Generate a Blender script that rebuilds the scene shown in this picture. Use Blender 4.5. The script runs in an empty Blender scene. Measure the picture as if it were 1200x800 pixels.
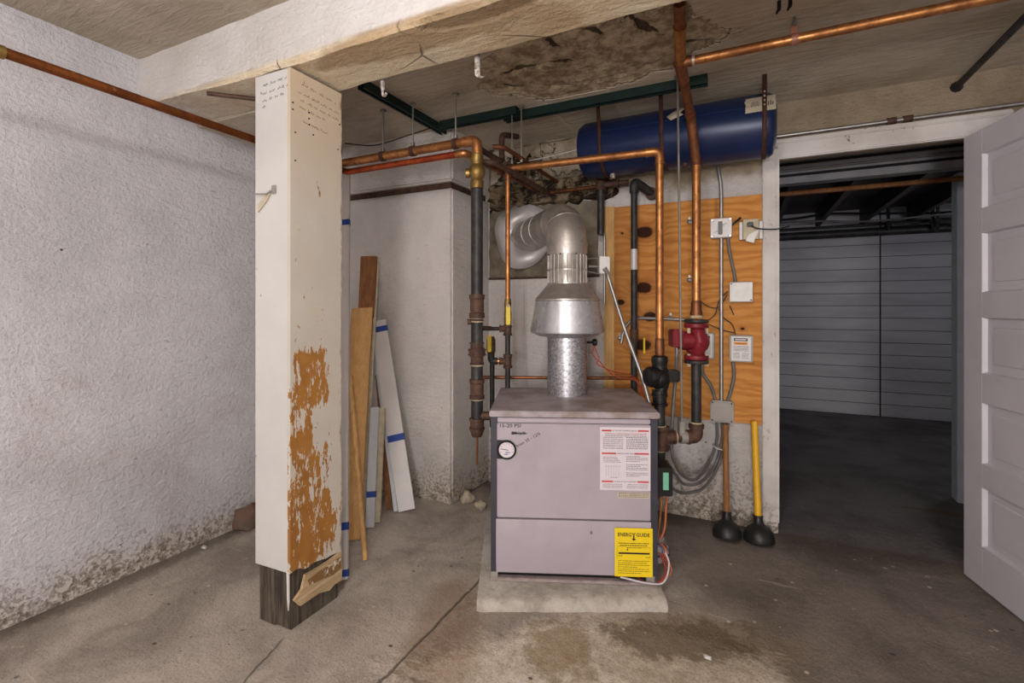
import bpy, bmesh, math, random
from mathutils import Vector, Matrix
# ---------------------------------------------------------------- camera, world, lights, exposure
S = bpy.context.scene
COL = S.collection
TH = math.atan2(275, 568)            # the room is turned this far against the view axis
C, SN = math.cos(TH), math.sin(TH)
CAMZ = 1.2
cam = bpy.data.cameras.new('camera'); camo = bpy.data.objects.new('camera', cam); COL.objects.link(camo)
camo.location = (0, 0, CAMZ); camo.rotation_euler = (math.pi/2, 0, TH)
cam.sensor_width = 36; cam.lens = 568/1200*36; cam.shift_y = -40/1200; cam.clip_start = .02
S.camera = camo
S.view_settings.view_transform = 'Standard'; S.view_settings.look = 'None'
S.view_settings.exposure = 0.22; S.view_settings.gamma = 1; S.view_settings.use_curve_mapping = False
W = bpy.data.worlds.new('world'); S.world = W; W.use_nodes = True
W.node_tree.nodes['Background'].inputs[0].default_value = (.5, .5, .55, 1)
W.node_tree.nodes['Background'].inputs[1].default_value = .02
def lamp(name, typ, loc, power, col, size, rot=(0, 0, 0)):
    l = bpy.data.lights.new(name, typ); l.energy = power; l.color = col
    if typ == 'AREA': l.shape = 'DISK'; l.size = size
    else: l.shadow_soft_size = size
    o = bpy.data.objects.new(name, l); COL.objects.link(o); o.location = loc; o.rotation_euler = rot
    return o
lamp('ceiling_lamp', 'POINT', (-.25, .0, 2.12), 42, (1, .965, .945), .10)
lamp('rear_fill', 'POINT', (.35, -2.4, 1.15), 210, (1, .97, .965), .30)  # added soft fill behind the camera, not a lamp of the room
lamp('next_room_lamp', 'POINT', (1.9, 5.0, 1.75), 7.0, (.95, .92, 1), .12)

# ---------------------------------------------------------------- positions
def room(X, Y, Z): return Vector((C*X - SN*Y, SN*X + C*Y, Z))
def P(px, py, Y): return room((px-600)/568*Y, Y, CAMZ-(py-360)/568*Y)        # at a distance Y
def FL(px, py, z=0): return P(px, py, (CAMZ-z)*568/(py-360))                 # at a height z
def WB(px, py, b): return P(px, py, b/(SN*(px-600)/568 + C))                 # on the plane y = b
def WX(px, py, a): return P(px, py, a/(C*(px-600)/568 - SN))                 # on the plane x = a
CR = Vector((C, SN, 0)); CF = Vector((-SN, C, 0)); UP = Vector((0, 0, 1)); EX = Vector((1, 0, 0)); EY = Vector((0, 1, 0))

# ---------------------------------------------------------------- material helper
def lin(c):
    return tuple(((v/255)/12.92 if v/255 <= .04045 else ((v/255+.055)/1.055)**2.4) for v in c)
class V:
    def __init__(s, g, k): s.g, s.k = g, k
    def _m(s, op, o, rev=False):
        return s.g.math(op, o, s) if rev else s.g.math(op, s, o)
    def __add__(s, o): return s._m('ADD', o)
    __radd__ = __add__
    def __mul__(s, o): return s._m('MULTIPLY', o)
    __rmul__ = __mul__
    def __sub__(s, o): return s._m('SUBTRACT', o)
    def __rsub__(s, o): return s._m('SUBTRACT', o, True)
    def __truediv__(s, o): return s._m('DIVIDE', o)
class G:
    def __init__(s, name, rough=.6, metal=0, spec=.4):
        s.mat = bpy.data.materials.new(name); s.mat.use_nodes = True; s.nt = s.mat.node_tree
        s.b = s.nt.nodes['Principled BSDF']
        s.b.inputs['Roughness'].default_value = rough; s.b.inputs['Metallic'].default_value = metal
        s.b.inputs['Specular IOR Level'].default_value = spec
        tc = s.nt.nodes.new('ShaderNodeTexCoord'); s.co = V(s, tc.outputs['Object']); s.xyz = None
    def put(s, v, sock):
        if isinstance(v, V): s.nt.links.new(v.k, sock)
        elif isinstance(v, (tuple, list)) and len(v) == 3 and sock.type == 'RGBA': sock.default_value = (*v, 1)
        else: sock.default_value = v
    def math(s, op, a, b=None, c=None):
        n = s.nt.nodes.new('ShaderNodeMath'); n.operation = op
        for i, v in enumerate((a, b, c)):
            if v is not None: s.put(v, n.inputs[i])
        return V(s, n.outputs[0])
    def sep(s):
        if s.xyz is None:
            n = s.nt.nodes.new('ShaderNodeSeparateXYZ'); s.nt.links.new(s.co.k, n.inputs[0])
            s.xyz = [V(s, n.outputs[i]) for i in range(3)]
        return s.xyz
    def vec(s, x, y, z):
        n = s.nt.nodes.new('ShaderNodeCombineXYZ')
        for i, v in enumerate((x, y, z)): s.put(v, n.inputs[i])
        return V(s, n.outputs[0])
    def scl(s, x, y, z, rot=(0, 0, 0)):
        n = s.nt.nodes.new('ShaderNodeMapping'); s.nt.links.new(s.co.k, n.inputs[0])
        n.inputs['Scale'].default_value = (x, y, z); n.inputs['Rotation'].default_value = rot
        return V(s, n.outputs[0])
    def noise(s, scale, detail=4, rough=.55, v=None, dist=0):
        n = s.nt.nodes.new('ShaderNodeTexNoise'); s.put(v or s.co, n.inputs['Vector'])
        n.inputs['Scale'].default_value = scale; n.inputs['Detail'].default_value = detail
        n.inputs['Roughness'].default_value = rough; n.inputs['Distortion'].default_value = dist
        return V(s, n.outputs['Fac'])
    def vor(s, scale, v=None, out='Distance', feat='F1'):
        n = s.nt.nodes.new('ShaderNodeTexVoronoi'); s.put(v or s.co, n.inputs['Vector']); n.feature = feat
        n.inputs['Scale'].default_value = scale
        return V(s, n.outputs[out])
    def wave(s, scale, dist, detail=2, v=None, direction='X', dscale=1.0):
        n = s.nt.nodes.new('ShaderNodeTexWave'); s.put(v or s.co, n.inputs['Vector']); n.bands_direction = direction
        n.inputs['Scale'].default_value = scale; n.inputs['Distortion'].default_value = dist
        n.inputs['Detail'].default_value = detail; n.inputs['Detail Scale'].default_value = dscale
        return V(s, n.outputs['Fac'])
    def ss(s, x, a, b, lo=0, hi=1):
        n = s.nt.nodes.new('ShaderNodeMapRange'); n.interpolation_type = 'SMOOTHSTEP'
        for i, v in enumerate((x, a, b, lo, hi)): s.put(v, n.inputs[i])
        return V(s, n.outputs[0])
    def mx(s, a, b): return s.math('MAXIMUM', a, b)
    def mn(s, a, b): return s.math('MINIMUM', a, b)
    def mix(s, f, a, b):
        n = s.nt.nodes.new('ShaderNodeMix'); n.data_type = 'RGBA'; s.put(f, n.inputs[0]); s.put(a, n.inputs[6]); s.put(b, n.inputs[7])
        return V(s, n.outputs[2])
    def ell(s, u, v, cu, cv, ru, rv, soft=.5, warp=None):
        d = s.math('SQRT', s.math('POWER', s.math('ABSOLUTE', (u-cu)/ru), 2) + s.math('POWER', s.math('ABSOLUTE', (v-cv)/rv), 2))
        if warp is not None: d = d + warp
        return s.ss(d, 1-soft/2, 1+soft/2, 1, 0)
    def col(s, c): s.put(c, s.b.inputs['Base Color']); return s
    def rough(s, r): s.put(r, s.b.inputs['Roughness']); return s
    def metal(s, r): s.put(r, s.b.inputs['Metallic']); return s
    def bump(s, h, strength=.3, dist=.01):
        n = s.nt.nodes.new('ShaderNodeBump'); n.inputs['Strength'].default_value = strength; n.inputs['Distance'].default_value = dist
        s.put(h, n.inputs['Height']); s.nt.links.new(n.outputs[0], s.b.inputs['Normal']); return s
def plain(name, c, rough=.5, metal=0, var=.12, scale=14, bump=0, c2=None, spec=.4):
    g = G(name, rough, metal, spec); a = lin(c); b = lin(c2) if c2 else tuple(v*(1-var*2) for v in a)
    n = g.noise(scale, 4, .6); g.col(g.mix(g.ss(n, .38, .68), a, b))
    if bump: g.bump(g.noise(scale*3, 3), bump, .004)
    return g.mat

# ---------------------------------------------------------------- mesh helper
def perp(d):
    d = d.normalized(); a = Vector((0, 0, 1)) if abs(d.z) < .9 else Vector((1, 0, 0))
    u = d.cross(a).normalized(); return u, d.cross(u).normalized()
def fillet(pts, r, n=6):
    pts = [Vector(p) for p in pts]
    if r <= 0 or len(pts) < 3: return pts
    out = [pts[0]]
    for i in range(1, len(pts)-1):
        a, b, c = pts[i-1], pts[i], pts[i+1]
        d1, d2 = (a-b), (c-b); l = min(r, d1.length*.49, d2.length*.49)
        p, q = b+d1.normalized()*l, b+d2.normalized()*l
        for k in range(n+1):
            t = k/n; out.append(p*(1-t)**2 + b*2*t*(1-t) + q*t*t)
    out.append(pts[-1]); return out
def spline(pts, n=8):
    pts = [Vector(p) for p in pts]; out = []
    ext = [pts[0]*2-pts[1]] + pts + [pts[-1]*2-pts[-2]]
    for i in range(1, len(ext)-2):
        a, b, c, d = ext[i-1:i+3]
        for k in range(n):
            t = k/n
            out.append(.5*((2*b) + (c-a)*t + (2*a-5*b+4*c-d)*t*t + (3*b-a-3*c+d)*t**3))
    out.append(pts[-1]); return out
class MB:
    def __init__(s): s.v, s.f, s.mi, s.sm, s.m, s.T = [], [], [], [], 0, None
    def add(s, vs, fs, smooth=True):
        o = len(s.v); s.v += [s.T(Vector(p)) if s.T else Vector(p) for p in vs]
        s.f += [[i+o for i in f] for f in fs]; s.mi += [s.m]*len(fs); s.sm += [smooth]*len(fs); return s
    def obox(s, c, ax, ay, az, hx, hy, hz, bev=0):
        bm = bmesh.new(); bmesh.ops.create_cube(bm, size=2)
        for v in bm.verts: v.co = Vector((v.co.x*hx, v.co.y*hy, v.co.z*hz))
        if bev: bmesh.ops.bevel(bm, geom=bm.edges[:], offset=bev, segments=2, affect='EDGES', clamp_overlap=True)
        bm.verts.index_update(); c = Vector(c)
        s.add([c + ax*v.co.x + ay*v.co.y + az*v.co.z for v in bm.verts], [[v.index for v in f.verts] for f in bm.faces], False); bm.free(); return s
    def box(s, x0, x1, y0, y1, z0, z1, bev=0):
        return s.obox(((x0+x1)/2, (y0+y1)/2, (z0+z1)/2), EX, EY, UP, abs(x1-x0)/2, abs(y1-y0)/2, abs(z1-z0)/2, bev)
    def tube(s, path, r, n=14, fil=0, caps=True, nf=6):
        p = fillet(path, fil, nf); rs = r if isinstance(r, (list, tuple)) else [r]*len(p)
        q = [p[0]]; rr = [rs[0]]
        for i in range(1, len(p)):
            if (p[i]-q[-1]).length > 1e-6: q.append(p[i]); rr.append(rs[min(i, len(rs)-1)])
        p = q; vs = []; fs = []; u = None
        for i in range(len(p)):
            t = (p[min(i+1, len(p)-1)]-p[max(i-1, 0)]).normalized()
            if u is None: u, _ = perp(t)
            u = (u - t*u.dot(t)).normalized(); w = t.cross(u)
            for k in range(n):
                a = 2*math.pi*k/n; vs.append(p[i] + (u*math.cos(a)+w*math.sin(a))*rr[i])
        for i in range(len(p)-1):
            for k in range(n):
                fs.append([i*n+k, i*n+(k+1) % n, (i+1)*n+(k+1) % n, (i+1)*n+k])
        if caps: fs += [list(range(n))[::-1], [(len(p)-1)*n+k for k in range(n)]]
        return s.add(vs, fs)
    def lathe(s, prof, c, axis=UP, n=28, caps=True):
        c = Vector(c); axis = axis.normalized(); u, w = perp(axis); vs = []; fs = []; rings = []
        for r, h in prof:
            if r < 1e-6: rings.append([len(vs)]); vs.append(c+axis*h)
            else:
                rings.append([len(vs)+k for k in range(n)])
                vs += [c+axis*h+(u*math.cos(2*math.pi*k/n)+w*math.sin(2*math.pi*k/n))*r for k in range(n)]
        for a, b in zip(rings, rings[1:]):
            for k in range(n):
                k2 = (k+1) % n
                if len(a) == 1 and len(b) == 1: continue
                if len(a) == 1: fs.append([a[0], b[k2], b[k]])
                elif len(b) == 1: fs.append([a[k], a[k2], b[0]])
                else: fs.append([a[k], a[k2], b[k2], b[k]])
        if caps:
            if len(rings[0]) > 1: fs.append(rings[0][::-1])
            if len(rings[-1]) > 1: fs.append(rings[-1])
        return s.add(vs, fs)
    def cyl(s, a, b, r, n=20, bev=0):
        a, b = Vector(a), Vector(b); h = (b-a).length
        pr = [(r, 0), (r, h)] if not bev else [(r-bev, 0), (r, bev), (r, h-bev), (r-bev, h)]
        return s.lathe(pr, a, b-a, n)
    def prism(s, poly, o, u, v, w):
        o = Vector(o); n = len(poly); a = [o+u*x+v*y for x, y in poly]; b = [p+w for p in a]
        return s.add(a+b, [list(range(n))[::-1], list(range(n, 2*n))] + [[i, (i+1) % n, n+(i+1) % n, n+i] for i in range(n)], False)
    def quad(s, a, b, c, d): return s.add([a, b, c, d], [[0, 1, 2, 3]])
    def sphere(s, c, r, n=16, sc=(1, 1, 1)):
        m = n//2; pr = [(math.sin(math.pi*i/m)*r, -math.cos(math.pi*i/m)*r) for i in range(m+1)]
        old = s.T; c = Vector(c)
        pr[0] = (0, -r); pr[-1] = (0, r)
        t = MB(); t.lathe(pr, (0, 0, 0), UP, n, caps=False)
        return s.add([c+Vector((v.x*sc[0], v.y*sc[1], v.z*sc[2])) for v in t.v], t.f)
    def text(s, body, o, u, v, size, w=None, bold=0):
        cu = bpy.data.curves.new('t', 'FONT'); cu.body = body; cu.size = 1; cu.resolution_u = 2; cu.offset = bold
        ob = bpy.data.objects.new('t', cu); COL.objects.link(ob)
        dg = bpy.context.evaluated_depsgraph_get(); me = bpy.data.meshes.new_from_object(ob.evaluated_get(dg))
        xs = [p.co.x for p in me.vertices] or [0, 1]; wd = max(xs)-min(xs); x0 = min(xs)
        kx = (w/wd) if w else size; o = Vector(o)
        s.add([o+u*((p.co.x-x0)*kx)+v*(p.co.y*size) for p in me.vertices], [list(f.vertices) for f in me.polygons])
        bpy.data.objects.remove(ob); bpy.data.curves.remove(cu); bpy.data.meshes.remove(me); return s
    def rect(s, o, u, v, x0, x1, y0, y1):
        o = Vector(o); return s.quad(o+u*x0+v*y0, o+u*x1+v*y0, o+u*x1+v*y1, o+u*x0+v*y1)
    def lines(s, o, u, v, x0, x1, y, h, rnd, fill=.8):
        x = x0
        while x < x1:
            l = rnd.uniform(.0025, .009); e = min(x+l, x1)
            s.rect(o, u, v, x, e, y, y+h); x = e+rnd.uniform(.0008, .0022)/fill
        return s
    def build(s, name, mats, parent=None, label=None, cat=None, group=None, kind=None, keep=False, sharp=38):
        me = bpy.data.meshes.new(name)
        if not isinstance(mats, (list, tuple)): mats = [mats]
        xs = [p.x for p in s.v]; ys = [p.y for p in s.v]; zs = [p.z for p in s.v]
        o = Vector((0, 0, 0)) if keep else Vector(((min(xs)+max(xs))/2, (min(ys)+max(ys))/2, min(zs)))
        me.from_pydata([p-o for p in s.v], [], s.f)
        for m in mats: me.materials.append(m)
        for p, i, q in zip(me.polygons, s.mi, s.sm): p.material_index = i; p.use_smooth = q
        bm = bmesh.new(); bm.from_mesh(me); bmesh.ops.recalc_face_normals(bm, faces=bm.faces[:]); bm.to_mesh(me); bm.free()
        me.set_sharp_from_angle(angle=math.radians(sharp))
        ob = bpy.data.objects.new(name, me); COL.objects.link(ob)
        if parent is not None:
            ob.parent = parent; par = parent; wl = Vector(par.location)
            while par.parent: par = par.parent; wl += Vector(par.location)
            ob.location = o - wl
        else: ob.location = o
        return tag(ob, label, cat, group, kind)
def tag(o, label=None, cat=None, group=None, kind=None):
    if label: o['label'] = label
    if cat: o['category'] = cat
    if group: o['group'] = group
    if kind: o['kind'] = kind
    return o
def thing(name, loc, label, cat, group=None):
    o = bpy.data.objects.new(name, None); COL.objects.link(o); o.location = loc; o.empty_display_size = .05
    return tag(o, label, cat, group)
def struct(mb, name, mat, label=None, parent=None, keep=True): return mb.build(name, mat, parent, label, kind='structure', keep=keep)

# ---------------------------------------------------------------- materials
def m_wall(name, base, dirt_z=.5, fine=1.0, dingy_top=None, stain=.3):
    g = G(name, .78, 0, .2); x, y, z = g.sep()
    n1 = g.noise(1.6, 6, .62); n3 = g.noise(6, 5, .6); fn = g.noise(85*fine, 4, .72); mid = g.noise(52, 4, .65)
    st = g.noise(13, 4, .6, v=g.scl(1, 1, 3.6, (.4, .6, 0)), dist=.3)
    c = g.mix(g.ss(n1, .36, .68), lin(base), lin([v*.91 for v in base]))
    c = g.mix(g.ss(fn, .56, .8)*.4, c, lin((126, 114, 108)))
    # faint brown smears and scratches
    c = g.mix(g.ss(g.noise(1.1, 5, .7, dist=.9), .53, .72)*stain, c, lin((168, 148, 136)))
    c = g.mix(g.ss(st, .66, .72)*.35, c, lin((140, 122, 110)))
    # crumbling, dirty foot of the wall
    foot = g.ss(z + (g.noise(4, 4, .65)-.5)*.35, .02, dirt_z, 1, 0); low = foot*foot*foot
    c = g.mix(low*.6, c, lin((196, 182, 162)))
    pit = g.ss(g.noise(62, 4, .7) + foot*.10, .60, .66); pit2 = g.ss(g.noise(30, 5, .7) + low*.14, .66, .71)
    c = g.mix(pit*foot*.55, c, lin((122, 100, 80))); c = g.mix(pit2*low*.5, c, lin((104, 84, 66)))
    fl = g.ss(g.vor(7.5), .04, .025)*g.ss(g.noise(1.7, 2), .46, .54)
    c = g.mix(fl, c, lin((92, 70, 52)))
    if dingy_top:
        drip = g.ss(g.noise(10, 4, .6, v=g.scl(1, 1, .04)), .55, .68)*g.ss(z + (g.noise(4, 3)-.5)*.9, .35, .7)
        c = g.mix(drip*.45, c, lin((138, 118, 98)))
        c = g.mix(g.ss(z + (n3-.5)*.2, dingy_top, dingy_top+.1)*.95, c, g.mix(g.ss(n3, .3, .7), lin((164, 148, 124)), lin((138, 122, 98))))
    g.col(c)
    g.bump(fn*.5 + mid*.75 + n3*.5 + st*.9 - pit*foot*.5 - pit2*low*.7 - fl, .8, .013)
    return g.mat
WALL = m_wall('white_rough_plaster', (210, 207, 212), .3)
WALLB = m_wall('white_plaster_back', (208, 202, 198), .6, 1, 1.86)
WALLCOL = m_wall('white_plaster_corner', (212, 205, 200), .45)
PLAIN_WHITE = plain('painted_white_room', (205, 202, 204), .8, var=.04)
def m_ceiling():
    g = G('skim_ceiling', .8, 0, .2); x, y, z = g.sep()
    n = g.noise(2.2, 6, .65, dist=.5); br = g.noise(9, 5, .68, v=g.scl(.8, 4.2, 1, (0, 0, .6)), dist=.7)
    c = g.mix(g.ss(n, .35, .68), lin((196, 185, 168)), lin((170, 158, 140)))
    c = g.mix(g.ss(br, .5, .7)*.3, c, lin((204, 194, 178))); c = g.mix(g.ss(br, .45, .3)*.25, c, lin((130, 118, 102)))
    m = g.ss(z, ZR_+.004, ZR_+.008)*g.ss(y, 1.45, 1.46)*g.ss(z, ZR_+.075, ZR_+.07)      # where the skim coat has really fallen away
    deep_shade = g.ss(z + (g.noise(40, 3)-.5)*.01, ZR_+.026, ZR_+.031)*m  # darkens the deepest recesses: shade put into the colour, in lath brown
    n2 = g.noise(16, 7, .74); n3 = g.noise(5, 5, .6)
    conc = g.mix(g.ss(n2, .36, .62), lin((140, 122, 98)), lin((206, 190, 162)))
    conc = g.mix(g.ss(n3, .52, .68)*.5, conc, lin((116, 96, 76)))
    c = g.mix(m, c, conc)
    c = g.mix(deep_shade*.85, c, lin((58, 44, 34)))
    g.col(c)
    g.bump(br*.9 + n*.5 + m*n2*1.6, .8, .018)
    return g.mat
ZR_ = 2.285
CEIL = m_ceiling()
def m_beam():
    g = G('beam_plaster', .75, 0, .25); x, y, z = g.sep()
    n = g.noise(5, 5, .65, dist=.5); w = (n-.5)*1.1
    c = g.mix(g.ss(g.noise(2.5, 4), .35, .7), lin((212, 209, 207)), lin((198, 193, 188)))
    under = g.ss(z, 2.135, 2.105)
    c = g.mix(under*.85, c, g.mix(g.ss(g.noise(3, 5, .7), .4, .65), lin((232, 216, 186)), lin((216, 192, 152))))
    st = under*g.ell(x, y, -1.0, 1.31, .40, .075, .5, w)
    st2 = under*g.ell(x, y, -.62, 1.42, .16, .11, .3, w)
    edge = under*g.ell(x, y, -.72, 1.28, .2, .05, .4, w)
    c = g.mix(g.mx(st*.55, st2*.3), c, lin((158, 122, 76)))
    ring = st*(1-st)*4
    c = g.mix(ring*.35, c, lin((132, 94, 54))); c = g.mix(edge*.8, c, lin((150, 128, 100)))
    ck = g.ss(g.vor(2.3, v=g.scl(1, 1, 1), feat='DISTANCE_TO_EDGE'), .012, .004)*under*g.ss(g.noise(2, 2), .45, .6)
    c = g.mix(ck*.8, c, lin((70, 52, 36)))
    low = g.ss(z + (n-.5)*.07, 2.125, 2.105)*(1-under)
    c = g.mix(low*.7, c, lin((120, 100, 78)))
    g.col(c)
    g.bump(g.noise(55, 4, .7)*.5 + n*1.1 + g.noise(9, 5, .65, v=g.scl(.8, 2.5, 2.5, (0, .3, 0)), dist=.6)*.9 - ck*1.8 - edge*1.5, .75, .016)
    return g.mat
BEAM = m_beam()
def m_floor():
    g = G('old_concrete_floor', .72, 0, .35); x, y, z = g.sep()
    n = g.noise(2.1, 6, .62, dist=.4); f = g.noise(28, 5, .7); big = g.noise(.9, 3, .5); w = (g.noise(3.2, 5, .65)-.5)*1.3
    c = g.mix(g.ss(n, .34, .68), lin((190, 180, 169)), lin((146, 136, 127)))
    c = g.mix(g.ss(g.noise(4.2, 6, .72, dist=1.0), .52, .72)*.45, c, lin((122, 111, 104))); c = g.mix(g.ss(f, .55, .75)*.35, c, lin((186, 174, 160)))
    c = g.mix(g.ss(g.noise(1.5, 4, .6, v=g.scl(1, 1, 1, (0, 0, 1))), .56, .7)*.35, c, lin((120, 110, 112)))
    u = x*C + y*SN; v = y*C - x*SN
    # browner slab on the right and by the door, separated by an old pour line
    right = g.ss(u + (g.noise(1.6, 4)-.5)*.45, .62, .98)
    c = g.mix(right*.85, c, g.mix(g.ss(n, .35, .7), lin((122, 112, 104)), lin((88, 80, 74))))
    c = g.mix(right*g.ss(f, .55, .75)*.3, c, lin((150, 136, 122)))
    # pour line running from the boiler pad towards the left of the camera
    d = x + 1.06 + (n-.5)*.10
    crack = g.ss(g.math('ABSOLUTE', d), .008, .002)*g.ss(y, 2.3, 2.2)
    patch = g.ell(u, v, .30, 1.42, .66, .44, .35, w)
    c = g.mix(patch*.85, c, g.mix(g.ss(f, .35, .7), lin((222, 212, 197)), lin((184, 170, 151))))
    wb = (g.noise(8, 8, .8)-.5)*3.4; br = g.ell(u, v, .16, 1.70, .13, .15, .55, wb); br2 = g.ell(u, v, .62, 1.76, .27, .11, .5, wb); bl = g.ell(u, v, .64, 1.70, .36, .2, .8, (g.noise(9, 8, .8, dist=.5)-.5)*3.4); br3 = g.ell(u, v, -.24, 1.78, .13, .32, .7, w)
    c = g.mix(bl*.4, c, lin((126, 108, 78))); c = g.mix(br*.62, c, lin((134, 110, 70))); c = g.mix(br2*.7, c, lin((92, 77, 54))); c = g.mix(br3*.5, c, lin((140, 112, 86)))
    # gravelly brown strip right of the pour line, pale scrapes, chips
    grav = g.ss(d, .0, .02)*g.ss(d, .20, .06)*g.ss(y, 2.2, 1.9); c = g.mix(grav*g.ss(g.noise(24, 6, .75), .42, .6)*.6, c, lin((132, 108, 84)))
    scr = g.ss(g.noise(5, 4, .6, v=g.scl(.5, 5, 1, (0, 0, .5))), .68, .73); c = g.mix(scr*.45, c, lin((214, 206, 194)))
    chip = g.ss(g.vor(14), .13, .09)*g.ss(g.noise(3.1, 3), .48, .58); c = g.mix(chip*.8, c, lin((206, 196, 182)))
    chip2 = g.ss(g.vor(11, v=g.scl(1, 1.4, 1, (0, 0, .4))), .12, .08)*g.ss(g.noise(2.7, 3, v=g.scl(1, 1, 1, (0, 0, 2))), .5, .6); c = g.mix(chip2*.8, c, lin((58, 50, 44)))
    c = g.mix(crack*.7, c, lin((84, 70, 58)))
    # second crack by the foot of the post
    d2 = (x+1.49) + (y-1.16)*.35 + (g.noise(6, 4)-.5)*.05
    ck2 = g.ss(g.math('ABSOLUTE', d2), .006, .002)*g.ss(y, 1.24, 1.2)*g.ss(y, .6, .7)
    c = g.mix(ck2*.6, c, lin((70, 62, 56)))
    sp = g.ss(g.vor(9), .06, .03)*g.ss(g.noise(2.3, 2), .5, .56)
    c = g.mix(sp*.7, c, lin((196, 186, 172)))
    sp2 = g.ss(g.vor(7.3, v=g.scl(1, 1.3, 1, (0, 0, .7))), .05, .02)*right*g.ss(g.noise(1.9, 2), .5, .6)
    c = g.mix(sp2*.7, c, lin((40, 34, 30)))
    gr2 = g.ss(g.noise(120, 3, .75), .52, .66); c = g.mix(gr2*.4, c, lin((70, 62, 55))); c = g.mix(g.ss(g.noise(95, 3, .75), .58, .74)*.3, c, lin((212, 200, 184)))
    # grime along the walls
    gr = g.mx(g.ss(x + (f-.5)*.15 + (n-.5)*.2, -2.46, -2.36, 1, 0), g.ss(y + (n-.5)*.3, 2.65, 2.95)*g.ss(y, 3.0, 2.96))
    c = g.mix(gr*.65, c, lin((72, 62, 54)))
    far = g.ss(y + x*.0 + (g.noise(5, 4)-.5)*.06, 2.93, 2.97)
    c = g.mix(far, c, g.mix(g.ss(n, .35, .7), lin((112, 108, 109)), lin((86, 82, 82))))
    rust = far*g.ell(x, y, 1.05, 3.65, .25, .03, .6, w*.4)
    c = g.mix(rust*.6, c, lin((112, 78, 36)))
    g.col(c); g.rough(g.mix(g.ss(n, .3, .7), (.62, .62, .62), (.85, .85, .85)))
    g.bump(f*.55 + n*.9 + g.noise(10, 5, .7, dist=.5)*.6 - crack*1.5 - ck2 + patch*.9 + g.noise(110, 3, .7)*.35, .7, .013)
    return g.mat
FLOOR = m_floor()
def m_planks():
    g = G('white_shiplap', .6, 0, .3); x, y, z = g.sep()
    t = g.math('FRACT', z/.135)
    gap = g.mx(g.ss(t, .05, .03), g.ss(g.math('ABSOLUTE', x-1.32), .009, .005))
    n = g.noise(3, 4, v=g.scl(.4, 1, 2))
    c = g.mix(g.ss(n, .35, .7), lin((190, 190, 194)), lin((172, 171, 176)))
    c = g.mix(g.ss(g.vor(2.2), .03, .02), c, lin((50, 46, 44)))
    g.col(g.mix(gap, c, lin((52, 48, 48)))); g.bump(1-gap, .6, .006); return g.mat
PLANK = m_planks()
def m_ply():
    g = G('knotty_plywood', .7, 0, .12); x, y, z = g.sep()
    knots = [WB(a, b, 2.92) for a, b in ((755, 272), (754, 337), (762, 371), (753, 404), (727, 354), (729, 273), (820, 432), (735, 470), (870, 385))]
    h = g.math('MULTIPLY', z, 1.0); k = None
    for i, q in enumerate(knots):
        r = (.042, .04, .034, .04, .02, .007, .010, .026, .010)[i]
        d = g.math('SQRT', ((x-q.x)*(x-q.x))*.5 + (z-q.z)*(z-q.z)) + (g.noise(30, 3)-.5)*.012
        b = g.ss(d, r*2.6, 0); h = h + b*(.06*r/.03); hl = b if i == 0 else g.mx(hl, b); kk = g.ss(d, r, r*.65); k = kk if k is None else g.mx(k, kk)
    gv = g.vec(x*.16, y, h + (g.noise(2.2, 3, .5, v=g.scl(.8, 1, 2))-.5)*.22)
    bands = g.wave(7, 5.5, 4, v=gv, direction='Z', dscale=1.6); fine = g.noise(70, 3, .6, v=g.scl(.12, 1, 1))
    c = g.mix(g.ss(bands, .1, 1), lin((206, 144, 78)), lin((190, 123, 60)))
    c = g.mix(g.ss(fine, .45, .75)*.45, c, lin((140, 84, 40)))
    c = g.mix(g.ss(g.noise(2.4, 3), .4, .75)*.4, c, lin((214, 160, 92)))
    c = g.mix(g.ss(x + (g.noise(4, 3)-.5)*.2, -.45, -.78)*.4, c, lin((128, 78, 42)))
    wd = g.ss(g.noise(9, 3, v=g.scl(1, 1, .05)), .62, .7)*g.ss(z, 1.2, 1.75)   # brown water runs from the top edge
    c = g.mix(wd*.55, c, lin((104, 56, 26)))
    c = g.mix(hl*.55, c, lin((128, 70, 36))); c = g.mix(k*.97, c, lin((44, 21, 13)))
    g.col(c); g.bump(bands*.15 + fine*.3, .12, .003); return g.mat
PLY = m_ply()
def m_wood(name, a, b, axis=2, scale=1.0, rough=.55):
    g = G(name, rough, 0, .3)
    s = [7*scale]*3; s[axis] = .55*scale
    n = g.noise(6, 5, .6, v=g.scl(*s), dist=.4); f = g.noise(26, 3, .6, v=g.scl(*s))
    c = g.mix(g.ss(n, .35, .68), lin(a), lin(b)); c = g.mix(g.ss(f, .5, .75)*.35, c, tuple(v*.6 for v in lin(b)))
    g.col(c); g.bump(f, .15, .003); return g.mat
PINE = m_wood('pale_pine', (208, 164, 106), (186, 140, 84)); TAN = m_wood('tan_fibreboard', (200, 156, 100), (186, 142, 88), rough=.6)
BROWNW = m_wood('brown_stained_wood', (140, 92, 52), (112, 70, 38)); DOWEL = m_wood('dowel_wood', (212, 168, 112), (190, 142, 88))
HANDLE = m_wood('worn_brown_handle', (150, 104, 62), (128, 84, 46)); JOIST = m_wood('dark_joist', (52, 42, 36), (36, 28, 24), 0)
ROTTEN = m_wood('rotten_grey_wood', (98, 88, 76), (52, 44, 38), 2, 1.2, .9)
FIBRE = m_wood('torn_fibreboard', (200, 178, 144), (162, 132, 94), 1, .8, .9)
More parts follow.
